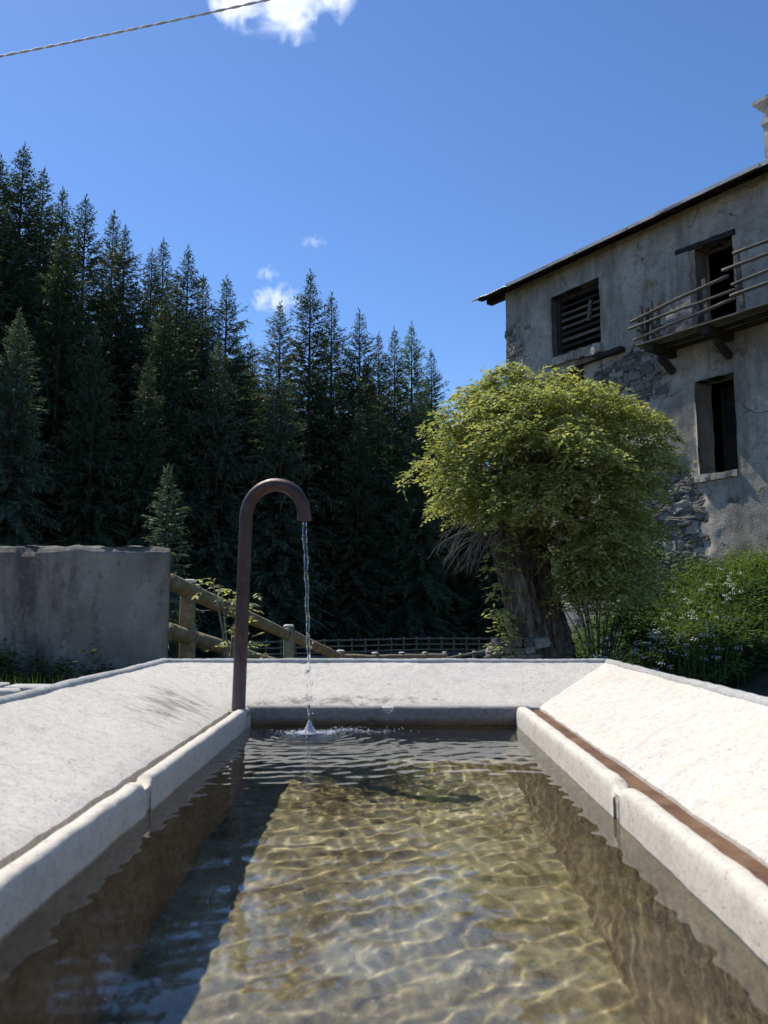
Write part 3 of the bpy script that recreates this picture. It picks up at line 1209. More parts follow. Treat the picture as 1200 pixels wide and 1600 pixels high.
# bare rubble stones set in the facade where the plaster has gone
stone_meshes = []
for k in range(9):
    me = rough_box((-.5, -.5, -.5), (.5, .5, .5), .25, .30, 1.9, 70 + k, .10)
    me.materials.append(STONE_M[k % 3])
    me.polygons.foreach_set('use_smooth', [False] * len(me.polygons))
    stone_meshes.append(me)
regions = [(3.25, 4.95, 5.05, 6.25, .85), (4.55, 5.5, 1.1, 3.1, .9), (0.02, .75, 4.8, 7.9, .55), (5.5, 8.2, .9, 1.5, .85)]
for (u0, u1, z0, z1, dens) in regions:
    z = z0
    while z < z1:
        hh = rng.uniform(.10, .2)
        u = u0 + rng.uniform(-.15, .1)
        while u < u1:
            ww = rng.uniform(.16, .42)
            cu, cz_ = u + ww / 2, z + hh / 2
            e = ((cu - (u0 + u1) / 2) / ((u1 - u0) / 2)) ** 2 * .6 + ((cz_ - (z0 + z1) / 2) / ((z1 - z0) / 2)) ** 2 * .6
            if rng.random() < dens * (1.25 - .7 * e) and not any(a - .1 < cu < b + .1 and c - .1 < cz_ < d + .1 for a, b, c, d in OPN) and cu > .1:
                o = link('stone', stone_meshes[rng.randrange(9)], wall)
                o.location = (cu, wob(cu, cz_) + .045, cz_)
                o.scale = ((ww - .01) * rng.uniform(.8, 1.1), .12 + rng.uniform(-.02, .03), (hh - .005) * rng.uniform(.75, 1.15))
                o.rotation_euler = (rng.uniform(-.1, .1), rng.uniform(-.3, .3), rng.uniform(-.08, .08))
                o.location.z += rng.uniform(-.04, .04)
            u += ww
        z += hh

# upper window closed with slats
def box_part(name, lo, hi, mat, parent, rot=None, amp=.006, step=.2):
    c = [(lo[k] + hi[k]) / 2 for k in range(3)]
    me = rough_box([lo[k] - c[k] for k in range(3)], [hi[k] - c[k] for k in range(3)], step, amp, 3, rng.randrange(99), 0)
    o = link(name, me, parent, mat, False)
    o.location = c
    if rot: o.rotation_euler = rot
    return o


win = empty('window', (2.43, .2, 6.74), 0, house)
tag(win, 'barn window closed with dark horizontal slats')
def wbox(nm, lo, hi, mat, rot=None):
    l = Vector((2.43, .2, 6.74))
    return box_part(nm, tuple(Vector(lo) - l), tuple(Vector(hi) - l), mat, win, rot)
wbox('frame', (1.68, .16, 6.76), (1.80, .32, 8.30), M_DARKWOOD)
wbox('frame', (3.06, .16, 6.76), (3.18, .32, 8.30), M_DARKWOOD)
wbox('frame', (1.68, .20, 8.20), (3.2, .34, 8.32), M_DARKWOOD)
wbox('mullion', (2.72, .12, 7.45), (2.80, .19, 7.95), M_OLDWOOD, (0, .15, 0))
for k in range(8):
    z = 6.82 + k * .172
    wbox('slat', (1.72, .22, z), (3.16, .25, z + rng.uniform(.055, .095)), M_OLDWOOD if k in (2, 4, 5, 6) else M_DARKWOOD, (rng.uniform(-.25, -.1), rng.uniform(-.012, .012), 0))
box_part('sill', (1.62, -.13, 6.50), (3.25, .3, 6.73), M_PLASTER, house, (0, .02, 0), .11, .06)
box_part('sill', (2.5, -.14, 6.34), (3.85, .05, 6.44), M_DARKWOOD, house, (0, -.03, 0), .012)
box_part('lintel', (1.6, .03, 8.34), (3.4, .3, 8.45), M_DARKWOOD, house, (0, -.02, 0))
box_part('lintel', (5.3, -.035, 8.05), (6.65, .3, 8.16), M_DARKWOOD, house, (0, .03, 0), .03, .1)
box_part('lintel', (5.55, .03, 5.23), (6.55, .3, 5.30), M_DARKWOOD, house, (0, 0, 0), .01)

# rendered pier left of the balcony door
box_part('pier', (5.12, -.20, 6.25), (5.72, .1, 7.98), M_PLASTER, house, None, .05, .08)

# lower door with a glazed leaf standing inside the opening
door = empty('door', (5.70, .78, 3.28), 0, house)
tag(door, 'dark wooden door leaf with small panes')
M_GLASSD = simple_mat('dusty_dark_glass', [(.3, (.012, .012, .012)), (.6, (.022, .022, .022))], 6, .6, spec=.12)
def dbox(nm, lo, hi, mat, parent=None):
    l = Vector((5.70, .40, 3.28))
    return box_part(nm, tuple(Vector(lo) - l), tuple(Vector(hi) - l), mat, parent or door, None, .003)
dbox('leaf', (5.66, .42, 3.26), (6.44, .47, 4.05), M_DARKWOOD)
for u in (5.66, 6.03, 6.36):
    dbox('stile', (u, .415, 4.05), (u + .08, .475, 5.2), M_DARKWOOD)
for z in (4.05, 4.42, 4.79, 5.12):
    dbox('glazing_bar', (5.66, .42, z), (6.44, .47, z + .06), M_DARKWOOD)
for u in (5.74, 6.11):
    for z in (4.11, 4.48, 4.85):
        dbox('pane', (u, .437, z), (u + .29, .445, z + .31), M_GLASSD)
box_part('threshold', (5.52, -.05, 3.14), (6.46, .3, 3.27), M_PLASTER, house, None, .05, .06)

# balcony: floor planks on brackets, pole rails, a few slats
balc = empty('balcony', (4.9, 0, 6.0), 0, house)
tag(balc, 'sagging wooden balcony with pole railing')
def bbox(nm, lo, hi, mat, rot=None, parent=None):
    l = Vector((4.9, 0, 6.0))
    return box_part(nm, tuple(Vector(lo) - l), tuple(Vector(hi) - l), mat, parent or balc, rot, .012)
for u in (5.05, 6.35, 7.75, 9.2):
    bbox('bracket', (u, -.84, 5.86), (u + .16, .3, 6.02), M_DARKWOOD, (.0, 0, rng.uniform(-.03, .03)))
    bbox('brace', (u + .03, -.50, 5.60), (u + .14, -.02, 5.74), M_DARKWOOD, (-.55, 0, 0))
for k in range(6):
    y0 = -.90 + k * .15
    bbox('floor_plank', (4.80 + rng.uniform(-.06, .06), y0, 6.02 + rng.uniform(0, .012)), (9.8, y0 + .135, 6.065), M_OLDWOOD if k < 2 else M_DARKWOOD)
def bpole(a, b, r, nm='rail', mat=M_OLDWOOD):
    l = Vector((4.9, 0, 6.0))
    a, b = Vector(a) - l, Vector(b) - l
    m2 = MB()
    n = 10
    m2.tube([a.lerp(b, k / n) + Vector((0, .01 * N(a.lerp(b, k / n), 1.1, 3), .016 * N(a.lerp(b, k / n), 1.0, 8))) for k in range(n + 1)], r, 9, True, .07, 4)
    return m2.build(nm, mat, balc, True)
bpole((4.70, -.84, 6.62), (6.95, -.80, 6.86), .036)
bpole((4.66, -.88, 6.47), (7.2, -.86, 6.52), .030)
bpole((4.78, -.85, 6.20), (7.1, -.85, 6.36), .034)
bpole((6.85, -.84, 6.98), (9.8, -.84, 6.96), .036)
bpole((7.05, -.88, 6.62), (9.8, -.86, 6.76), .030)
bpole((7.0, -.86, 6.42), (9.8, -.86, 6.46), .038)
bpole((7.10, -.86, 7.22), (9.8, -.84, 7.16), .032)
for u, top in ((4.92, 6.90), (5.05, 6.82), (5.16, 6.93), (5.32, 6.86), (6.40, 6.98), (7.12, 7.30), (7.9, 7.28), (9.0, 7.28)):
    w = .05 if u < 6 else .075
    bbox('baluster' if u < 6 else 'railing_post', (u, -.81, 6.03), (u + w * 1.1, -.76, top), M_OLDWOOD if u != 5.05 else M_DARKWOOD, (rng.uniform(-.05, .05), rng.uniform(-.10, .10), 0))
for y_ in (-.6, -.32):
    bbox('baluster', (4.88, y_, 6.03), (4.93, y_ + .05, 6.78), M_OLDWOOD, (.03, .05, 0))
l_ = [((4.86, -.84, 6.60), (4.86, .05, 6.66)), ((4.86, -.84, 6.40), (4.86, .05, 6.42))]
for a, b in l_:
    bpole(a, b, .03)

# roof: corrugated sheets on rafters
roof = empty('roof', (0, 0, HT), 0, house)
OH, OE = .46, .88                     # overhang to the front and past the end wall
sl = RZ / (HD / 2)
n_u, n_v = 1000, 14
u_ = np.linspace(-OE, HL + OE, n_u)
def roof_sheet(front):
    v_ = np.linspace(-OH, HD / 2 + .02, n_v)
    Ug, Vg = np.meshgrid(u_, v_)
    Zg = .17 + sl * Vg + .010 * np.sin(Ug * 2 * np.pi / .10) + .012 * np.sin(Ug * .9 + 1) + .012 * np.sin(Vg * 1.7 + Ug * .6)
    step = .012 * (np.floor((Ug + .3) / 1.9) % 2)
    jag = np.zeros_like(Ug)
    jag[0] = .035 * np.sign(np.sin(Ug[0] * 2 * np.pi / 2.9)) * (np.abs(np.sin(Ug[0] * 1.3)) > .5)
    Yg = Vg + jag if front else HD - Vg
    return np.stack([Ug, Yg, Zg + step], -1)
for fr in (True, False):
    o = link('roof_sheet', grid_mesh('roof_sheet', roof_sheet(fr), M_TIN, True, flip=not fr), roof)
    md = o.modifiers.new('thickness', 'SOLIDIFY')
    md.thickness = .012
for k in range(13):
    u = -.55 + k * (HL + 1.1) / 12
    o = box_part('rafter', (-.06, -OH + .08, -.07), (.06, HD / 2, .07), M_DARKWOOD, roof)
    o.rotation_euler = (math.atan(sl), 0, 0)
    o.location = (u, (-OH + .08 + HD / 2) / 2 * math.cos(math.atan(sl)), .045 + sl * (HD / 2 - OH) / 2 )
for v in (-.2, .15, .5, .9):
    box_part('batten', (-OE + .05, v - .05, .115 + sl * v), (HL + OE - .05, v + .05, .145 + sl * v), M_DARKWOOD, roof, None, .006, .5)
for k in range(5):
    u0 = .55 + k * 2.3
    box_part('edge_flashing', (u0, -OH - .03 + .012 * (k % 2), .115 - sl * OH + .008 * (k % 3)), (min(u0 + 2.34, HL + OE), -OH + .0, .195 - sl * OH + .006 * (k % 3)), M_TIN, roof, (0, rng.uniform(-.003, .003), 0), .006, .3)
# wall plate course, sheet-edge strip
box_part('wall_plate', (-OE + .12, .02, -.06), (HL + .3, .22, .07), M_DARKWOOD, roof, None, .02, .25)
# chimney
ch = empty('chimney', (7.06, 1.5, .6), 0, roof)
M_CHIM = simple_mat('pale_chimney_render', [(.3, (.32, .305, .285)), (.6, (.5, .485, .46))], 2.5, .95, 20, .6, .02)
box_part('shaft', (-.36, -.30, -.3), (.36, .30, 1.36), M_CHIM, ch, None, .03, .12)
box_part('band', (-.40, -.34, 1.16), (.40, .34, 1.25), M_CHIM, ch, None, .015, .12)
for sx in (-.30, .22):
    for sy in (-.26, .18):
        box_part('cap_leg', (sx, sy, 1.35), (sx + .09, sy + .09, 1.63), M_CHIM, ch)
box_part('cap', (-.50, -.44, 1.62), (.50, .44, 1.70), M_CHIM, ch, None, .02, .12)

# ------------------------------------------------------------------ foliage helpers
def leaf_mat(name, c0, c1, c2, transl=.45, scale=1.2, rough=.6, spec=.25):
    m, nt, out = mat_new(name)
    t = NT(nt)
    geo = t.node('ShaderNodeNewGeometry')
    f = t.math('ADD', t.math('MULTIPLY', geo.outputs['Random Per Island'], .6), t.math('MULTIPLY', t.noise(scale, 4, .6), .5))
    c = t.ramp(f, [(.2, c0), (.5, c1), (.85, c2)])
    p = t.principled(c, rough, None, 0, spec)
    tr = t.node('ShaderNodeBsdfTranslucent')
    c2_ = t.mix(1.0, c, (1.0, .97, .55), 'MULTIPLY')
    t.link(c2_, tr.inputs[0])
    mx = t.node('ShaderNodeMixShader')
    mx.inputs[0].default_value = transl
    t.link(p.outputs[0], mx.inputs[1])
    t.link(tr.outputs[0], mx.inputs[2])
    nt.links.new(mx.outputs[0], out.inputs[0])
    return m


def unit(a):
    return a / np.maximum(1e-9, np.linalg.norm(a, axis=-1, keepdims=True))


def cards(p, d, s, w, mid=.42, fold=0.0):
    """diamond leaves: base p, vector d, side s (unit), width w"""
    p, d, s = np.asarray(p), np.asarray(d), np.asarray(s)
    w = np.asarray(w).reshape(-1, 1)
    nrm = unit(np.cross(d, s))
    L = np.linalg.norm(d, axis=1, keepdims=True)
    a = p + d * mid + s * w / 2 + nrm * fold * w
    b = p + d * mid - s * w / 2 + nrm * fold * w
    V = np.stack([p, a, p + d, b], 1).reshape(-1, 3)
    F = np.arange(len(V)).reshape(-1, 4)
    return V, F


def join(lst):
    V, F, o = [], [], 0
    for v, f in lst:
        V.append(v); F.append(f + o); o += len(v)
    return np.concatenate(V), np.concatenate(F)


# ------------------------------------------------------------------ spruces
def make_spruce(H, rmax, seed, whorl=.36, power=.33, dens=2.0, cw=.125, low=.05):
    g_ = np.random.default_rng(seed)
    p_, d_, s_, w_ = [], [], [], []
    z = H * low
    while z < H * .985:
        t = 1 - z / H
        step = whorl * (.45 + .75 * t) * g_.uniform(.8, 1.2)
        R0 = rmax * (1 - math.exp(-power * (H - z) / rmax)) * (.92 + .16 * math.sin(z * 2.1 + seed)) + .05
        nb = int(g_.integers(5, 8) + 2 * t)
        a0 = g_.uniform(0, 6.28)
        for b in range(nb):
            R = R0 * g_.uniform(.62, 1.18)
            if g_.random() < .06 * t: R *= .4
            az = a0 + 2 * math.pi * b / nb + g_.normal(0, .2)
            dirh = np.array([math.cos(az), math.sin(az), 0])
            rise = .75 * (1 - t) ** 2.2 + .12 - .18 * t + g_.normal(0, .07)
            droop = .55 * t + .08
            zb = z + g_.uniform(-.5, .5) * step
            n = max(3, int(R / (.20 / dens)))
            ts = (np.arange(n) + g_.uniform(.1, .9, n)) / n
            ts = .12 + .88 * ts
            px = dirh[None] * (R * ts)[:, None]
            px[:, 2] += zb + R * (rise * ts - droop * ts ** 2 + .22 * t * ts ** 4)
            side = np.array([-dirh[1], dirh[0], 0])
            for sg in (-1, 1):
                ln = (.16 + .30 * R * (1 - ts * .80) * g_.uniform(.7, 1.2, n)) * (.65 + .35 * t)
                fw = g_.uniform(.55, 1.0, n)
                dv = dirh[None] * fw[:, None] + side[None] * sg * g_.uniform(.55, .95, n)[:, None]
                dv[:, 2] += -.30 * t - g_.uniform(0, .35, n) + .25 * (1 - t)
                dv = unit(dv) * ln[:, None]
                up = np.tile([0, 0, 1.0], (n, 1)) + g_.normal(0, .55, (n, 3))
                sv = unit(np.cross(dv, up))
                p_.append(px); d_.append(dv); s_.append(sv); w_.append((cw * (.55 + .5 * t)) * g_.uniform(.7, 1.3, n))
            # axis sprays and a hanging fringe
            m = max(2, n // 2)
            tt = g_.uniform(.3, 1.0, m)
            px2 = dirh[None] * (R * tt)[:, None]
            px2[:, 2] += zb + R * (rise * tt - droop * tt ** 2 + .22 * t * tt ** 4)
            dv = np.tile(dirh, (m, 1)) * g_.uniform(.1, .9, (m, 1))
            dv[:, 2] += g_.uniform(-1.0, .15, m)
            dv = unit(dv) * (.2 + .16 * R * g_.uniform(.5, 1.2, m))[:, None]
            sv = unit(np.cross(dv, g_.normal(0, 1, (m, 3))))
            p_.append(px2); d_.append(dv); s_.append(sv); w_.append(np.full(m, cw * .8 * (.5 + .5 * t)))
        z += step
    # leader
    for k in range(10):
        zz = H * (.965 + .035 * k / 10)
        dv = np.array([[g_.normal(0, .12), g_.normal(0, .12), .35]])
        p_.append(np.array([[0, 0, zz]])); d_.append(dv); s_.append(unit(np.cross(dv, g_.normal(0, 1, (1, 3))))); w_.append(np.array([.09]))
    V, F = cards(np.concatenate(p_), np.concatenate(d_), np.concatenate(s_), np.concatenate(w_), .5)
    return V, F


M_SPR = leaf_mat('spruce_needles', (.036, .056, .036), (.064, .096, .055), (.10, .138, .072), .25, .5)
M_SPR2 = leaf_mat('pale_spruce_needles', (.06, .084, .062), (.10, .14, .095), (.145, .19, .125), .28, .5)
M_SPRG = leaf_mat('green_spruce_needles', (.035, .075, .03), (.065, .125, .045), (.10, .17, .06), .3, .5)
M_LARCH = leaf_mat('larch_needles', (.06, .105, .06), (.11, .19, .10), (.16, .25, .13), .4, .5)
M_TRUNK = simple_mat('spruce_bark', [(.3, (.03, .022, .017)), (.6, (.07, .055, .045))], 6, .95, 20, .8, .03, (1, 1, .3))

SPR = []
for k, (rm, mat, kw) in enumerate(((5.4, M_SPR, {'power': .42}), (6.2, M_SPR, {'power': .46}), (5.0, M_SPR, {'power': .38}), (6.6, M_SPR, {'power': .40}),
                                   (5.6, M_SPR2, {'power': .42}), (6.2, M_SPR2, {'power': .44}), (5.0, M_LARCH, {'power': .42, 'dens': 2.3}), (5.2, M_SPRG, {'power': .42}))):
    V, F = make_spruce(25.0, rm, 100 + k, **kw)
    me = npmesh('crown', V, F, mat)
    tb = MB()
    tb.tube([(0, 0, -1.5), (0, 0, 2), (.03, .02, 9), (0, .03, 17), (0, 0, 24.4)], [.36, .30, .22, .12, .02], 9, True, .05, k)
    SPR.append((me, tb.mesh('trunk', M_TRUNK, True)))
V, F = make_spruce(6.0, 1.7, 300, whorl=.24, cw=.07, dens=3.6, power=.42)
YOUNG = (npmesh('crown', V, F, M_SPR2), None)
tb = MB(); tb.tube([(0, 0, -.8), (0, 0, 3), (0, 0, 5.8)], [.08, .05, .01], 7)
YOUNG = (YOUNG[0], tb.mesh('trunk', M_TRUNK, True))


def spruce(x, y, H, var, label, group, name='spruce_tree', full=25.0, wide=1.0, src=None):
    t = empty(name, (x, y, terrain(x, y)), rng.uniform(0, 6.28))
    s = H / full
    t.scale = (s * wide, s * wide, s)
    cr, tr = src or SPR[var]
    link('crown', cr, t)
    link('trunk', tr, t)
    tag(t, label, 'tree', group)
    return t


def pray(px, py):
    """direction through a point of the 1200 x 1600 frame, per metre of distance along +Y"""
    a, b = px - 600, 800 - py
    fw = 1248 * math.cos(PITCH) - b * math.sin(PITCH)
    up = b * math.cos(PITCH) + 1248 * math.sin(PITCH)
    X_ = a * math.cos(YAW) - fw * math.sin(YAW)
    Y_ = a * math.sin(YAW) + fw * math.cos(YAW)
    return X_ / Y_, up / Y_


ordw = ['first', 'second', 'third', 'fourth', 'fifth', 'sixth', 'seventh', 'eighth', 'ninth', 'tenth', 'eleventh', 'twelfth', 'thirteenth',
        'fourteenth', 'fifteenth', 'sixteenth', 'seventeenth', 'eighteenth', 'nineteenth', 'twentieth', 'twenty-first', 'twenty-second']
tips = [(2, 245, 50, 0, 1.0), (38, 226, 52, 1, 1.0), (69, 264, 56, 2, .95), (99, 294, 50, 0, .9), (135, 306, 54, 3, .95), (178, 331, 60, 2, .85), (196, 354, 55, 0, .9),
        (238, 391, 60, 1, .9), (256, 373, 64, 2, .8), (295, 386, 58, 0, .9), (318, 428, 62, 3, .8), (355, 431, 56, 1, .9), (392, 532, 66, 2, .9),
        (438, 473, 60, 4, 1.0), (485, 423, 56, 0, .9), (518, 459, 60, 2, .85), (562, 485, 58, 1, .85), (592, 521, 63, 0, .8), (616, 512, 66, 2, .8),
        (643, 503, 68, 6, .85), (674, 547, 60, 7, .85)]
sil = sorted((a, b) for a, b, *_ in tips) + [(706, 625), (760, 690), (1200, 760)]
tree_xy = []
for k, (px, py, d, var, wd) in enumerate(tips):
    rx, rz = pray(px, py)
    x, y = rx * d, d
    H = CZ + rz * d - terrain(x, y)
    if var == 6:
        lab, nm = 'feathery pale green larch tip on the forest skyline above the far fence', 'larch_tree'
    else:
        lab, nm = ('greener' if var in (4, 7) else 'dark') + ' spruce, %s tip from the left on the forest skyline' % ordw[k], 'spruce_tree'
    spruce(x, y, H, var, lab, 'trees along the forest skyline', nm, wide=wd)
    tree_xy.append((x, y))
# paler nearer spruces that stand out from the dark mass
for px, py, d, var, wd, lab in ((440, 588, 52, 5, 1.0, 'paler spruce behind the spout pipe, tip below the skyline'),
                                (343, 527, 51, 4, .85, 'paler narrow spruce left of the spout pipe, tip below the skyline'),
                                (31, 484, 38, 5, .9, 'paler spruce at the left edge, tip below the skyline'),
                                (150, 520, 42, 1, .9, 'dark near spruce above the middle of the concrete block'),
                                (232, 560, 44, 3, .9, 'dark near spruce above the right end of the concrete block'),
                                (560, 640, 55, 3, .9, 'dark near spruce right of the falling water'),
                                (655, 600, 54, 1, .8, 'dark near spruce left of the leafy tree')):
    rx, rz = pray(px, py)
    x, y = rx * d, d
    spruce(x, y, CZ + rz * d - terrain(x, y), var, lab, None, wide=wd)
    tree_xy.append((x, y))
rx, rz = pray(262, 737)
spruce(rx * 24, 24, CZ + rz * 24 - terrain(rx * 24, 24), 0, 'small young pale spruce behind the right end of the concrete block', None, 'spruce_tree', 6.0, .95, YOUNG)
rx, rz = pray(735, 622)
spruce(rx * 75, 75, CZ + rz * 75 - terrain(rx * 75, 75), 1, 'dark spruce tip just left of the leafy tree top', None)


def sil_y(px):
    for (a, b), (c, d) in zip(sil, sil[1:]):
        if a <= px <= c:
            return b + (d - b) * (px - a) / (c - a)
    return sil[0][1] if px < sil[0][0] else sil[-1][1]


count = 0
tries = 0
while count < 95 and tries < 6000:
    tries += 1
    y = rng.uniform(42, 96)
    x = rng.uniform(-.60 * y, .16 * y)
    if y < 55 and x > -12 and rng.random() < .85: continue
    if y < 54 and x > -9.5: continue
    if any((x - a) ** 2 + (y - b) ** 2 < 3.4 ** 2 for a, b in tree_xy): continue
    H = rng.uniform(19, 27)
    zt = terrain(x, y) + H
    px = 610 + 1248 * x / y
    pyt = 947 - 1248 * (zt - CZ) / y
    lim = max(sil_y(px), sil_y(px - 14), sil_y(px + 14)) + 25
    if pyt < lim:
        H -= (lim - pyt) * y / 1248 + rng.uniform(0, 1.5)
        if H < 13: continue
    spruce(x, y, H, rng.choice((0, 1, 2, 3, 3, 1)), 'dark spruce inside the shaded forest wall, below the skyline tips', 'spruces inside the forest', wide=rng.uniform(.9, 1.15))
    tree_xy.append((x, y))
    count += 1

# ------------------------------------------------------------------ the old leafy tree
M_LEAF = leaf_mat('maple_leaf', (.19, .23, .065), (.33, .37, .13), (.50, .52, .23), .5, 2.0, .5)
M_BARK = None


def bark_mat():
    m, nt, out = mat_new('furrowed_bark')
    t = NT(nt)
    v = t.coord((1, 1, .22))
    f = t.noise(13, 9, .75, v, .8)
    c = t.ramp(f, [(.32, (.022, .016, .012)), (.47, (.13, .10, .075)), (.62, (.36, .30, .235))])
    c = t.mix(t.ramp(t.noise(2, 6, .6), [(.5, 0.0), (.7, .5)]), c, (.07, .06, .05))
    p = t.principled(c, .95, t.bump(f, 1.0, .05), 0, .1)
    nt.links.new(p.outputs[0], out.inputs[0])
    return m


M_BARK = bark_mat()
M_TWIG = simple_mat('dead_twig', [(.3, (.10, .085, .07)), (.6, (.24, .215, .19))], 8, .95)
TR = empty('leafy_tree', (1.95, 10.5, terrain(1.95, 10.5)))
tag(TR, 'old leafy tree with thick furrowed trunk and yellow-green crown before the farmhouse', 'tree')


def tree_part(name, me, mat=None):
    o = link(name, me, TR, mat)
    o.location = -TR.location
    return o


def trunk_mesh(path, rads, n, seed, ridge=.16):
    """thick gnarled stem with deep vertical furrows"""
    mb_ = MB()
    path = [Vector(p) for p in path]
    K = 70
    cum = [0]
    for a, b in zip(path, path[1:]): cum.append(cum[-1] + (b - a).length)

    def ev(t):
        L = t * cum[-1]
        for i in range(len(path) - 1):
            if L <= cum[i + 1] + 1e-9:
                f = (L - cum[i]) / (cum[i + 1] - cum[i])
                return path[i].lerp(path[i + 1], f), rads[i] + (rads[i + 1] - rads[i]) * f
        return path[-1], rads[-1]
    for k in range(K + 1):
        p, r = ev(k / K)
        for i in range(n):
            a = 2 * math.pi * i / n + .25 * math.sin(k * .12 + seed)
            q = (math.cos(a) * 4.6, math.sin(a) * 4.6, p.z * .9)
            rr = r * (1 + ridge * (abs(N(q, 1.6, seed)) * 1.6 - .3) + ridge * .8 * N((q[0] * .45, q[1] * .45, p.z * 1.1), .8, seed + 3) + .05 * N((q[0] * 3, q[1] * 3, p.z * 4), 1.3, seed + 5))
            mb_.v.append((p.x + math.cos(a) * rr, p.y + math.sin(a) * rr, p.z))
    for k in range(K):
        for i in range(n):
            mb_.f.append((k * n + i, k * n + (i + 1) % n, (k + 1) * n + (i + 1) % n, (k + 1) * n + i))
    mb_.f.append(tuple(K * n + i for i in range(n)))
    return mb_.mesh('trunk', M_BARK, True)


tree_part('trunk', trunk_mesh([(2.14, 10.5, -1.0), (1.92, 10.5, -.2), (1.76, 10.48, .40), (1.60, 10.45, 1.0), (1.44, 10.45, 1.65), (1.36, 10.45, 2.1)], [.50, .29, .21, .185, .17, .12], 110, 3, .42))
tree_part('trunk', trunk_mesh([(2.4, 11.1, -1.0), (2.22, 11.1, .1), (1.98, 11.1, 1.0), (1.92, 11.1, 1.8), (2.0, 11.1, 2.3)], [.34, .25, .22, .2, .12], 60, 7, .4))
# clumps of the crown
gt = np.random.default_rng(5)
CC, CRX, CRY, CRZ = np.array([2.10, 10.55, 2.15]), 1.50, 1.35, 1.46
clumps = []
tries = 0
while len(clumps) < 128 and tries < 60000:
    tries += 1
    v = gt.normal(0, 1, 3); v /= np.linalg.norm(v)
    if v[1] > .55: continue
    rad = gt.uniform(.5, 1.0) ** .45
    p = CC + v * np.array([CRX, CRY, CRZ]) * rad * (1 + .36 * N(v * 2.6, 1.0, 6))
    if p[2] < 1.80 + .16 * math.sin(p[0] * 3.1) and not (p[0] > 2.35 and p[2] > .70): continue
    if p[2] > 3.52 - .22 * (p[0] - 1.5) or p[0] < .80 or p[0] > 3.36: continue
    if any(np.sum(((p - c) * np.array([1, 1, 1.35])) ** 2) < .29 ** 2 for c in clumps): continue
    clumps.append(p)
for _ in range(30):                       # inner sprays that close the heart of the crown
    v = gt.normal(0, 1, 3); v /= np.linalg.norm(v)
    p = np.array([2.15, 10.8, 2.45]) + v * np.array([1.0, .55, .75]) * gt.uniform(.2, 1.0)
    clumps.append(p)
for extra in ((.50, 10.4, 2.35), (.78, 10.3, 2.98), (2.72, 10.3, 3.30), (3.10, 10.4, 3.12), (3.48, 10.4, 2.6), (1.18, 10.35, 3.44), (2.2, 10.25, 1.55), (2.3, 10.2, 1.3), (2.42, 10.15, 1.0), (2.4, 10.15, .7), (2.55, 10.0, 1.5), (2.75, 9.95, 1.25), (2.95, 9.95, 1.0), (2.62, 9.95, 1.05), (3.1, 9.95, .75), (2.7, 9.9, .75), (1.50, 10.3, 3.62), (1.62, 10.4, 3.66), (1.42, 10.3, 3.40), (2.25, 10.3, 3.55), (2.1, 10.4, 3.5),
              (1.42, 10.15, 1.35), (1.38, 10.15, 1.1), (1.42, 10.2, .8), (1.36, 10.15, .55), (1.46, 10.1, .3), (1.40, 10.15, .12)):
    clumps.append(np.array(extra))
P_, D_, S_, W_ = [], [], [], []
for ci, c in enumerate(clumps):
    out_ = (c - CC) / np.array([CRX, CRY, CRZ])
    small = c[2] < 1.5 and c[0] < 1.6
    nsp = 78 if not small else 22
    R_ = (.30 if not small else .13) * gt.uniform(.75, 1.25)
    for k in range(nsp):
        # one pinnate leaf on an umbrella-shaped spray: stalk with 5 leaflets
        aa, q_ = gt.uniform(0, 6.283), math.sqrt(gt.uniform(0, 1))
        b = c + np.array([R_ * q_ * math.cos(aa), R_ * q_ * math.sin(aa), R_ * (.55 - .75 * q_ * q_) + gt.normal(0, .045)])
        out_ = np.array([math.cos(aa) * q_, math.sin(aa) * q_, 0])
        hd = np.array([out_[0] * .8, out_[1] * .8, 0]) + gt.normal(0, .75, 3)
        hd[2] = gt.uniform(-.55, .25)
        hd = hd / np.linalg.norm(hd)
        L = gt.uniform(.09, .17)
        sd = np.cross(hd, [0, 0, 1.0]); sd /= max(1e-6, np.linalg.norm(sd))
        for q, (fr, sg) in enumerate(((.35, 1), (.35, -1), (.7, 1), (.7, -1), (1.0, 0))):
            pos = b + hd * L * fr + np.array([0, 0, -.05 * fr * fr])
            dv = hd * (.6 if sg else 1.0) + sd * sg * .9 + np.array([0, 0, gt.uniform(-.55, .05)])
            dv = dv / np.linalg.norm(dv) * gt.uniform(.055, .095)
            nrm = np.array([0, 0, 1.0]) + gt.normal(0, .45, 3)
            sv = np.cross(dv, nrm); sv /= max(1e-6, np.linalg.norm(sv))
            P_.append(pos); D_.append(dv); S_.append(sv); W_.append(gt.uniform(.026, .044))
V, F = cards(np.array(P_), np.array(D_), np.array(S_), np.array(W_), .45, .12)
tree_part('crown', npmesh('crown', V, F, M_LEAF))
# limbs reaching into the crown
roots = [Vector((1.48, 10.45, 1.85)), Vector((2.35, 11.0, 1.9)), Vector((2.0, 10.6, 1.5))]
for k in range(46):
    c = Vector(clumps[int(gt.integers(0, len(clumps) - 12))])
    r0 = min(roots, key=lambda q: (q - c).length)
    mid = r0.lerp(c, .5) + Vector((gt.normal(0, .1), gt.normal(0, .1), .15))
    m2 = MB()
    pts = [r0.lerp(mid, t).lerp(mid.lerp(c, t), t) + Vector((.03 * N((t * 4, k, 0), 1, 1), .03 * N((t * 4, k, 5), 1, 1), 0)) for t in np.linspace(0, 1, 9)]
    rr = gt.uniform(.022, .05)
    m2.tube(pts, [rr * (1 - .8 * t) + .004 for t in np.linspace(0, 1, 9)], 7, True, .08, k)
    tree_part('limb', m2.mesh('limb', M_BARK, True))
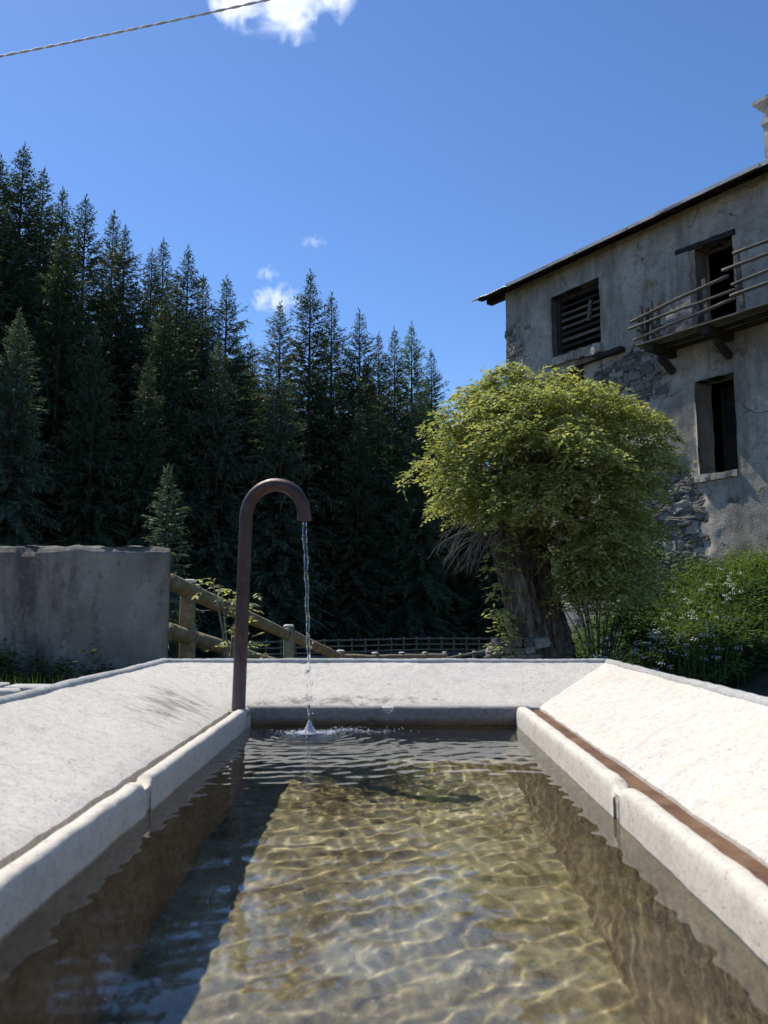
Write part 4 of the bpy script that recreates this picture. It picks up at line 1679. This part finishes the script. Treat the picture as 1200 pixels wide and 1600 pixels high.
# dead drooping twigs left of the trunk
m2 = MB()
for k in range(46):
    a = Vector((gt.uniform(1.0, 1.5), 10.3 + gt.normal(0, .2), gt.uniform(1.45, 1.75)))
    p = a
    vdir = Vector((gt.uniform(-1, -.15), gt.normal(0, .3), gt.uniform(-.5, .1))).normalized()
    pts = [p]
    L = gt.uniform(.35, .75)
    for i in range(7):
        vdir = (vdir + Vector((gt.normal(0, .12), gt.normal(0, .12), -.17 + gt.normal(0, .1)))).normalized()
        p = p + vdir * L / 7
        pts.append(p)
    r0 = gt.uniform(.005, .010)
    m2.tube(pts, [r0 * (1 - .75 * i / 7) for i in range(8)], 5)
    if gt.random() < .7:
        q = pts[4]
        m2.tube([q, q + vdir * .1 + Vector((gt.normal(0, .05), 0, -.04)), q + vdir * .18 + Vector((gt.normal(0, .08), 0, -.12))], [.004, .003, .0015], 4)
o = tree_part('dead_twigs', m2.mesh('dead_twigs', M_TWIG, True))
tag(o, 'bare grey drooping twigs', kind='stuff')
# pale bent branches low on the right
for a, b, c in (((2.9, 10.2, 1.9), (3.05, 10.0, 1.55), (3.02, 9.95, 1.2)), ((2.55, 10.2, .7), (2.75, 10.1, 1.05), (3.0, 10.05, 1.15)), ((2.2, 10.1, 2.3), (2.4, 10.05, 2.1), (2.55, 10.0, 2.1)),
                ((2.4, 10.2, .5), (2.55, 10.1, .75), (2.6, 10.0, 1.3))):
    m2 = MB()
    a, b, c = Vector(a), Vector(b), Vector(c)
    m2.tube([a.lerp(b, t).lerp(b.lerp(c, t), t) for t in np.linspace(0, 1, 9)], [.016 * (1 - .6 * t) for t in np.linspace(0, 1, 9)], 7, True, .08, 2)
    tree_part('limb', m2.mesh('limb', M_TWIG, True))

# loose stones of an old dry wall at the foot of the tree
DW = empty('dry_stone_wall', (1.35, 10.2, -.6))
tag(DW, 'small heap of old dry wall stones at the left foot of the leafy tree', 'wall')
z = -.75
while z < .12:
    hh = rng.uniform(.07, .13)
    u = 1.2 + rng.uniform(0, .05) + max(0, z) * .6
    while u < 1.80:
        ww = rng.uniform(.10, .22)
        o = link('stone', stone_meshes[rng.randrange(9)], DW)
        o.location = (u + ww / 2 - 1.35, rng.uniform(-.03, .03), z + hh / 2 + .6)
        o.scale = (ww, .24, hh)
        o.rotation_euler = (rng.uniform(-.1, .1), rng.uniform(-.12, .12), rng.uniform(-.2, .2))
        u += ww
    z += hh

# ------------------------------------------------------------------ undergrowth on the bank
M_WEED = leaf_mat('nettle_leaf', (.024, .052, .014), (.050, .10, .022), (.10, .16, .036), .45, 1.5, .55)
M_GRASS = leaf_mat('grass_blade', (.03, .045, .012), (.055, .085, .02), (.10, .13, .035), .35, 1.5, .6)
M_FLOWER = simple_mat('white_petals', [(.3, (.55, .55, .5)), (.6, (.75, .75, .7))], 30, .8)
gw = np.random.default_rng(21)


def weeds(name, spots, label, cat, leaf=(.05, .09), mat=None, per=26):
    """spots: list of (x, y, height, spread)"""
    P, D, Sd, Wd = [], [], [], []
    for (x, y, h, sp) in spots:
        z0 = terrain(x, y)
        lean = gw.normal(0, .16, 2)
        for k in range(per):
            t = gw.uniform(.12, 1) ** .8
            a = gw.uniform(0, 6.28)
            pos = np.array([x + lean[0] * t * h + gw.normal(0, sp), y + lean[1] * t * h + gw.normal(0, sp), z0 + h * t])
            L = gw.uniform(*leaf)
            dv = np.array([math.cos(a), math.sin(a), gw.uniform(-.5, .35)])
            dv = dv / np.linalg.norm(dv) * L
            sv = np.cross(dv, [gw.normal(0, .35), gw.normal(0, .35), 1.0]); sv /= np.linalg.norm(sv)
            P.append(pos); D.append(dv); Sd.append(sv); Wd.append(L * gw.uniform(.38, .6))
    V, F = cards(np.array(P), np.array(D), np.array(Sd), np.array(Wd), .4, .1)
    o = link(name, npmesh(name, V, F, mat or M_WEED))
    return tag(o, label, cat, kind='stuff')


def facade_dist(x, y):
    return (x - HC.x) * -.819 + (y - HC.y) * -.574


spots = []
while len(spots) < 3000:
    x, y = gw.uniform(2.2, 9.0), gw.uniform(7.6, 18)
    px = 610 + 1248 * x / y
    if px > 1300 or px < 865: continue
    if facade_dist(x, y) < .2: continue
    if (x - 2.1) ** 2 + (y - 10.6) ** 2 < .65 ** 2: continue
    front = y - (8.2 + .75 * (x - 2.2) + .7 * N((x, y, 0), .8, 3))
    if front < 0: continue
    h = gw.uniform(.16, .42) * (.45 + .55 * ss(0, 1.4, front)) * (1 + .7 * N((x, y, 0), .8, 5))
    spots.append((x, y, h, .075))
g0, g1, g2 = [], [], []
for sp_ in spots:
    v_ = N((sp_[0], sp_[1], 0), .75, 14) + .25 * gw.normal()
    (g0 if v_ < .12 else g1 if v_ < .32 else g2).append(sp_)
weeds('undergrowth', g0, 'dense green nettles and weeds on the bank below the farmhouse', 'undergrowth', (.04, .10))
M_DOCK = leaf_mat('dock_leaf', (.04, .075, .018), (.075, .13, .03), (.12, .18, .05), .4, 1.5, .45)
weeds('broadleaf_weeds', [(x, y, h * .75, .13) for x, y, h, q in g1], 'broad-leaved weeds in patches on the bank below the farmhouse', 'weeds', (.10, .20), M_DOCK, 12)
M_PALEW = leaf_mat('pale_weed_leaf', (.06, .10, .02), (.12, .17, .035), (.20, .25, .06), .45, 1.5, .5)
weeds('pale_weeds', [(x, y, h * 1.3, .06) for x, y, h, q in g2], 'paler upright weeds standing above the nettles on the bank', 'weeds', (.04, .08), M_PALEW, 26)
# long grass bending over the edge of the bank
P, D, Sd, Wd = [], [], [], []
for k in range(2600):
    sp_ = spots[int(gw.integers(0, len(spots)))]
    x, y = sp_[0] + gw.normal(0, .15), sp_[1] + gw.normal(0, .15)
    if N((x, y, 3), .8, 17) < -.1: continue
    h = gw.uniform(.25, .8)
    a = gw.uniform(0, 6.28)
    q = np.array([x, y, terrain(x, y)])
    dv = np.array([math.cos(a) * .12 * h, math.sin(a) * .12 * h, .45 * h])
    sd = np.array([-math.sin(a), math.cos(a), 0])
    for i in range(3):
        P.append(q); D.append(dv * 1.15); Sd.append(sd); Wd.append(.011 - .002 * i)
        q = q + dv
        dv = np.array([dv[0] * 1.9, dv[1] * 1.9, dv[2] * .62])
V, F = cards(np.array(P), np.array(D), np.array(Sd), np.array(Wd), .5)
tag(link('long_grass', npmesh('long_grass', V, F, M_PALEW)), 'long arching grass blades among the weeds on the bank', 'grass', kind='stuff')
# white umbels among the weeds
mbf = MB()
stalks = []
for k in range(130):
    while True:
        x, y = gw.uniform(2.1, 5.2), gw.uniform(7.6, 12.5)
        px = 610 + 1248 * x / y
        if 860 < px < 1160: break
    z0 = terrain(x, y) + gw.uniform(.35, .85)
    stalks.append((x, y, z0))
    for j in range(16):
        a, r_ = gw.uniform(0, 6.28), .045 * math.sqrt(gw.uniform(0, 1))
        c = Vector((x + .02 + r_ * math.cos(a), y + r_ * math.sin(a), z0 + .012 * gw.normal()))
        s_ = gw.uniform(.005, .009)
        mbf.add([c + Vector((s_, 0, 0)), c + Vector((0, s_, .002)), c + Vector((-s_, 0, 0)), c + Vector((0, -s_, .002)), c + Vector((0, 0, s_ * .8))], [(0, 1, 4), (1, 2, 4), (2, 3, 4), (3, 0, 4)])
tag(mbf.build('wildflowers', M_FLOWER), 'small white umbel flowers among the weeds beside the tree', 'flowers', kind='stuff')

st_ = MB()
for (x, y, z0) in stalks:
    st_.tube([(x, y, terrain(x, y)), (x + .02, y, z0)], [.003, .002], 4, False)
tag(st_.build('flower_stalks', M_WEED), 'thin green flower stalks among the weeds', 'flowers', kind='stuff')

# shrubs as things: against the wall, and behind the concrete block
def shrub(name, label, base, clumps_, mat, n=60, leaf=(.05, .09), group=None, cat='shrub'):
    t = empty(name, base)
    tag(t, label, cat, group)
    P, D, Sd, Wd = [], [], [], []
    stems = MB()
    for (cx, cy, cz, r) in clumps_:
        stems.tube([Vector((0, 0, -.1)), Vector((cx * .4, cy * .4, cz * .6)), Vector((cx, cy, cz))], [.014, .010, .004], 6)
        for k in range(n):
            pos = np.array([cx, cy, cz]) + gw.normal(0, 1, 3) * np.array([r, r, r * .7])
            hd = gw.normal(0, 1, 3); hd[2] = gw.uniform(-.6, .3); hd /= np.linalg.norm(hd)
            sd = np.cross(hd, [0, 0, 1.0]); sd /= max(1e-6, np.linalg.norm(sd))
            for fr, sg in ((.4, 1), (.4, -1), (.8, 1), (.8, -1), (1, 0)):
                L = gw.uniform(*leaf)
                dv = hd * (.6 if sg else 1) + sd * sg * .9 + np.array([0, 0, gw.uniform(-.4, .1)])
                dv = dv / np.linalg.norm(dv) * L
                sv = np.cross(dv, [gw.normal(0, .4), gw.normal(0, .4), 1.0]); sv /= np.linalg.norm(sv)
                P.append(pos + hd * .12 * fr); D.append(dv); Sd.append(sv); Wd.append(L * .42)
    V, F = cards(np.array(P), np.array(D), np.array(Sd), np.array(Wd), .42, .1)
    link('foliage', npmesh('foliage', V, F, mat), t)
    stems.build('stems', M_TWIG, t, True)
    return t


shrub('leafy_shrub', 'yellow-green sapling sprouting between the concrete block and the log fence', (-1.42, 7.15, terrain(-1.42, 7.15)),
      [(-.16, .0, 1.08, .07), (-.08, 0, .98, .08), (.06, 0, .92, .09), (.12, 0, .82, .08), (.02, .0, .72, .10), (.10, 0, .58, .10), (-.05, 0, .5, .1), (.03, 0, .35, .1), (.12, 0, .42, .08)], M_LEAF, 9, (.045, .075))
shrub('leafy_shrub', 'sparse leafy sprig just showing over the left end of the concrete block', (-3.0, 7.1, terrain(-3, 7.1)), [(-.02, 0, 1.0, .05), (.05, 0, .95, .05), (.0, 0, .7, .1)], M_LEAF, 8, (.045, .07))
shrub('leafy_shrub', 'green shrub climbing the bare stones left of the lower farmhouse door', (5.0, 16.2, terrain(5.0, 16.2)),
      [(gw.uniform(-.7, .7), gw.uniform(-.2, .2), gw.uniform(.3, 1.5), .2) for _ in range(12)], M_WEED, 34, (.07, .12))
shrub('leafy_shrub', 'dark green shrub under the right side of the leafy tree crown', (2.9, 11.35, terrain(2.9, 11.35)),
      [(gw.uniform(-.8, .9), gw.uniform(-.35, .25), gw.uniform(.2, 2.2), .19) for _ in range(52)], M_WEED, 36, (.05, .09))

# weeds at the foot of the concrete block, grass on the verge
spots = [(gw.uniform(-3.3, -1.8), 5.95 + gw.normal(0, .10), gw.uniform(.08, .26) * (1.5 if gw.random() < .2 else 1), .035) for _ in range(130)]
spots += [(gw.uniform(-3.2, -2.75), 5.92 + gw.normal(0, .06), gw.uniform(.2, .36), .05) for _ in range(45)]
weeds('block_weeds', spots, 'dark weeds growing along the foot of the concrete block', 'weeds', (.03, .065), M_GRASS, 20)
P, D, Sd, Wd = [], [], [], []
for k in range(9000):
    if k % 3 == 0:
        x, y = gw.uniform(2.0, 6.5), gw.uniform(6.0, 9.5)
    elif k % 3 == 1:
        x, y = gw.uniform(-1.6, 3.0), gw.uniform(6.3, 16)
    else:
        x, y = gw.uniform(-3.4, -1.0), gw.uniform(5.6, 6.1)
    if N((x, y, 0), .9, 9) < -.05 and k % 3 != 2: continue
    h = gw.uniform(.04, .16)
    P.append((x, y, terrain(x, y) - .005)); D.append((gw.normal(0, .3) * h, gw.normal(0, .3) * h, h))
    a = gw.uniform(0, 6.28)
    Sd.append((math.cos(a), math.sin(a), 0)); Wd.append(gw.uniform(.006, .012))
V, F = cards(np.array(P), np.array(D), np.array(Sd), np.array(Wd), .3)
tag(link('grass', npmesh('grass', V, F, M_GRASS)), 'short grass tufts on the earth around the trough', 'grass', kind='stuff')

# ------------------------------------------------------------------ falling water and splash
M_JET = water_mat('falling_water', .03, (1, 1, 1))
jet = MB()
n = 90
pts, rad = [], []
for k in range(n + 1):
    t = k / n
    z = (tip.z + .004) + (ZW + .012 - tip.z) * t
    x = tip.x - .004 + (HX - tip.x + .004) * t ** .6
    y = tip.y + (HY - tip.y) * t ** .6
    pts.append((x + .0012 * math.sin(t * 40), y + .0012 * math.cos(t * 37), z))
    rad.append((.0082 - .0042 * t ** .5) * (1 + .12 * math.sin(t * 62 + 1) + .12 * math.sin(t * 131)))
jet.tube(pts, rad, 12, True, .14, 3, .85)
for k in range(26):
    t = gw.uniform(.55, 1)
    i = int(t * n)
    c = Vector(pts[i]) + Vector((gw.normal(0, .006), gw.normal(0, .006), 0))
    r_ = gw.uniform(.0012, .0028)
    jet.tube([c + Vector((0, 0, -2 * r_)), c + Vector((0, 0, -r_)), c, c + Vector((0, 0, r_)), c + Vector((0, 0, 2.4 * r_))], [r_ * .2, r_ * .85, r_, r_ * .7, r_ * .1], 7)
jo = jet.build('water_jet', M_JET, None, True)
tag(jo, 'thin twisting stream of water falling from the pipe', 'water jet')


def foam_mat():
    m, nt, out = mat_new('aerated_water')
    t = NT(nt)
    p = t.principled((.93, .95, .97), .2, None, 0, .5)
    p.inputs['Transmission Weight'].default_value = .4
    p.inputs['IOR'].default_value = 1.33
    nt.links.new(p.outputs[0], out.inputs[0])
    return m


spl = MB()


def blob(c, r_, sq=1.0, n1=9, n2=6):
    vs, fs = [], []
    ph = gw.uniform(0, 6)
    for j in range(n2 + 1):
        b = math.pi * j / n2
        for i in range(n1):
            a = 2 * math.pi * i / n1 + ph
            q = r_ * (1 + .1 * gw.normal() * (0 < j < n2))
            vs.append((c[0] + q * math.sin(b) * math.cos(a), c[1] + q * math.sin(b) * math.sin(a), c[2] + q * sq * math.cos(b)))
    for j in range(n2):
        for i in range(n1):
            fs.append((j * n1 + i, (j + 1) * n1 + i, (j + 1) * n1 + (i + 1) % n1, j * n1 + (i + 1) % n1))
    spl.add(vs, fs)


for k in range(900):
    rr = abs(gw.normal(0, .011))
    a = gw.uniform(0, 6.28)
    top = .034 * math.exp(-(rr / .012) ** 2)
    blob((HX + rr * math.cos(a), HY + rr * math.sin(a), ZW + .001 + top * gw.uniform(0, 1)), gw.uniform(.0010, .0026), 1.0, 6, 4)
for k in range(1500):
    rr = abs(gw.normal(.0, .040)) + .006
    a = gw.uniform(0, 6.28)
    blob((HX + rr * 1.5 * math.cos(a), HY + rr * .7 * math.sin(a), ZW + gw.uniform(-.001, .003)), gw.uniform(.0006, .0022) * (1 if rr < .05 else .75), .5, 6, 4)
for k in range(320):
    x = HX + .05 + abs(gw.normal(0, .09))
    blob((x, HY + .03 + gw.normal(0, .010) + .02 * math.sin(x * 40), ZW + gw.uniform(0, .003) + .012 * gw.random() ** 6), gw.uniform(.0006, .0018), .7, 6, 4)
so = spl.build('splash', foam_mat(), None, True)
tag(so, 'white splash and foam where the jet hits the basin water', 'splash', kind='stuff')

# ------------------------------------------------------------------ clouds
def cloud_mat(dens):
    m, nt, out = mat_new('cloud_vapour')
    t = NT(nt)
    v = t.node('ShaderNodeVolumePrincipled')
    v.inputs['Color'].default_value = (1, 1, 1, 1)
    v.inputs['Anisotropy'].default_value = .55
    n1 = t.noise(2.3, 9, .68, t.coord((1.6, 1, 1), 'Generated'), .8)
    # thin out towards the hull
    g_ = t.node('ShaderNodeVectorMath', operation='DISTANCE')
    t.link(t.tc.outputs['Generated'], g_.inputs[0])
    g_.inputs[1].default_value = (.5, .5, .5)
    f = t.math('SUBTRACT', n1, t.math('MULTIPLY', g_.outputs['Value'], .62))
    d = t.math('MULTIPLY', t.ramp(f, [(.25, 0.0), (.48, 1.0)]), dens)
    t.link(d, v.inputs['Density'])
    nt.links.new(v.outputs[0], out.inputs['Volume'])
    return m


def cloud(px0, py0, px1, py1, D, dens, seed, label):
    """a vapour body spanning the given directions at distance D"""
    (x0, z0), (x1, z1) = pray(px0, py1), pray(px1, py0)
    cx, cz_ = (x0 + x1) / 2 * D, CZ + (z0 + z1) / 2 * D
    rx, rz = (x1 - x0) / 2 * D, (z1 - z0) / 2 * D
    bm = bmesh.new()
    bmesh.ops.create_icosphere(bm, subdivisions=4, radius=1.0)
    for v in bm.verts:
        k = 1 + .22 * FN(v.co, 1.6, seed)
        v.co = Vector((v.co.x * rx * k, v.co.y * rx * .6 * k, v.co.z * rz * k))
    me = bpy.data.meshes.new('cloud')
    bm.to_mesh(me)
    bm.free()
    o = link('cloud', me, None, cloud_mat(dens), True)
    o.location = (cx, D, cz_)
    tag(o, label, 'cloud')
    return o


cloud(322, -70, 562, 58, 2600, .012, 1, 'bright white cloud cut off by the top edge of the picture')
cloud(392, 440, 478, 498, 3200, .014, 2, 'small white cloud just above the spruce tips')
cloud(398, 414, 438, 442, 3300, .010, 3, 'tiny white cloud puff above the small cloud')
cloud(470, 366, 512, 390, 3300, .007, 4, 'faint wisp of cloud alone in the blue sky')
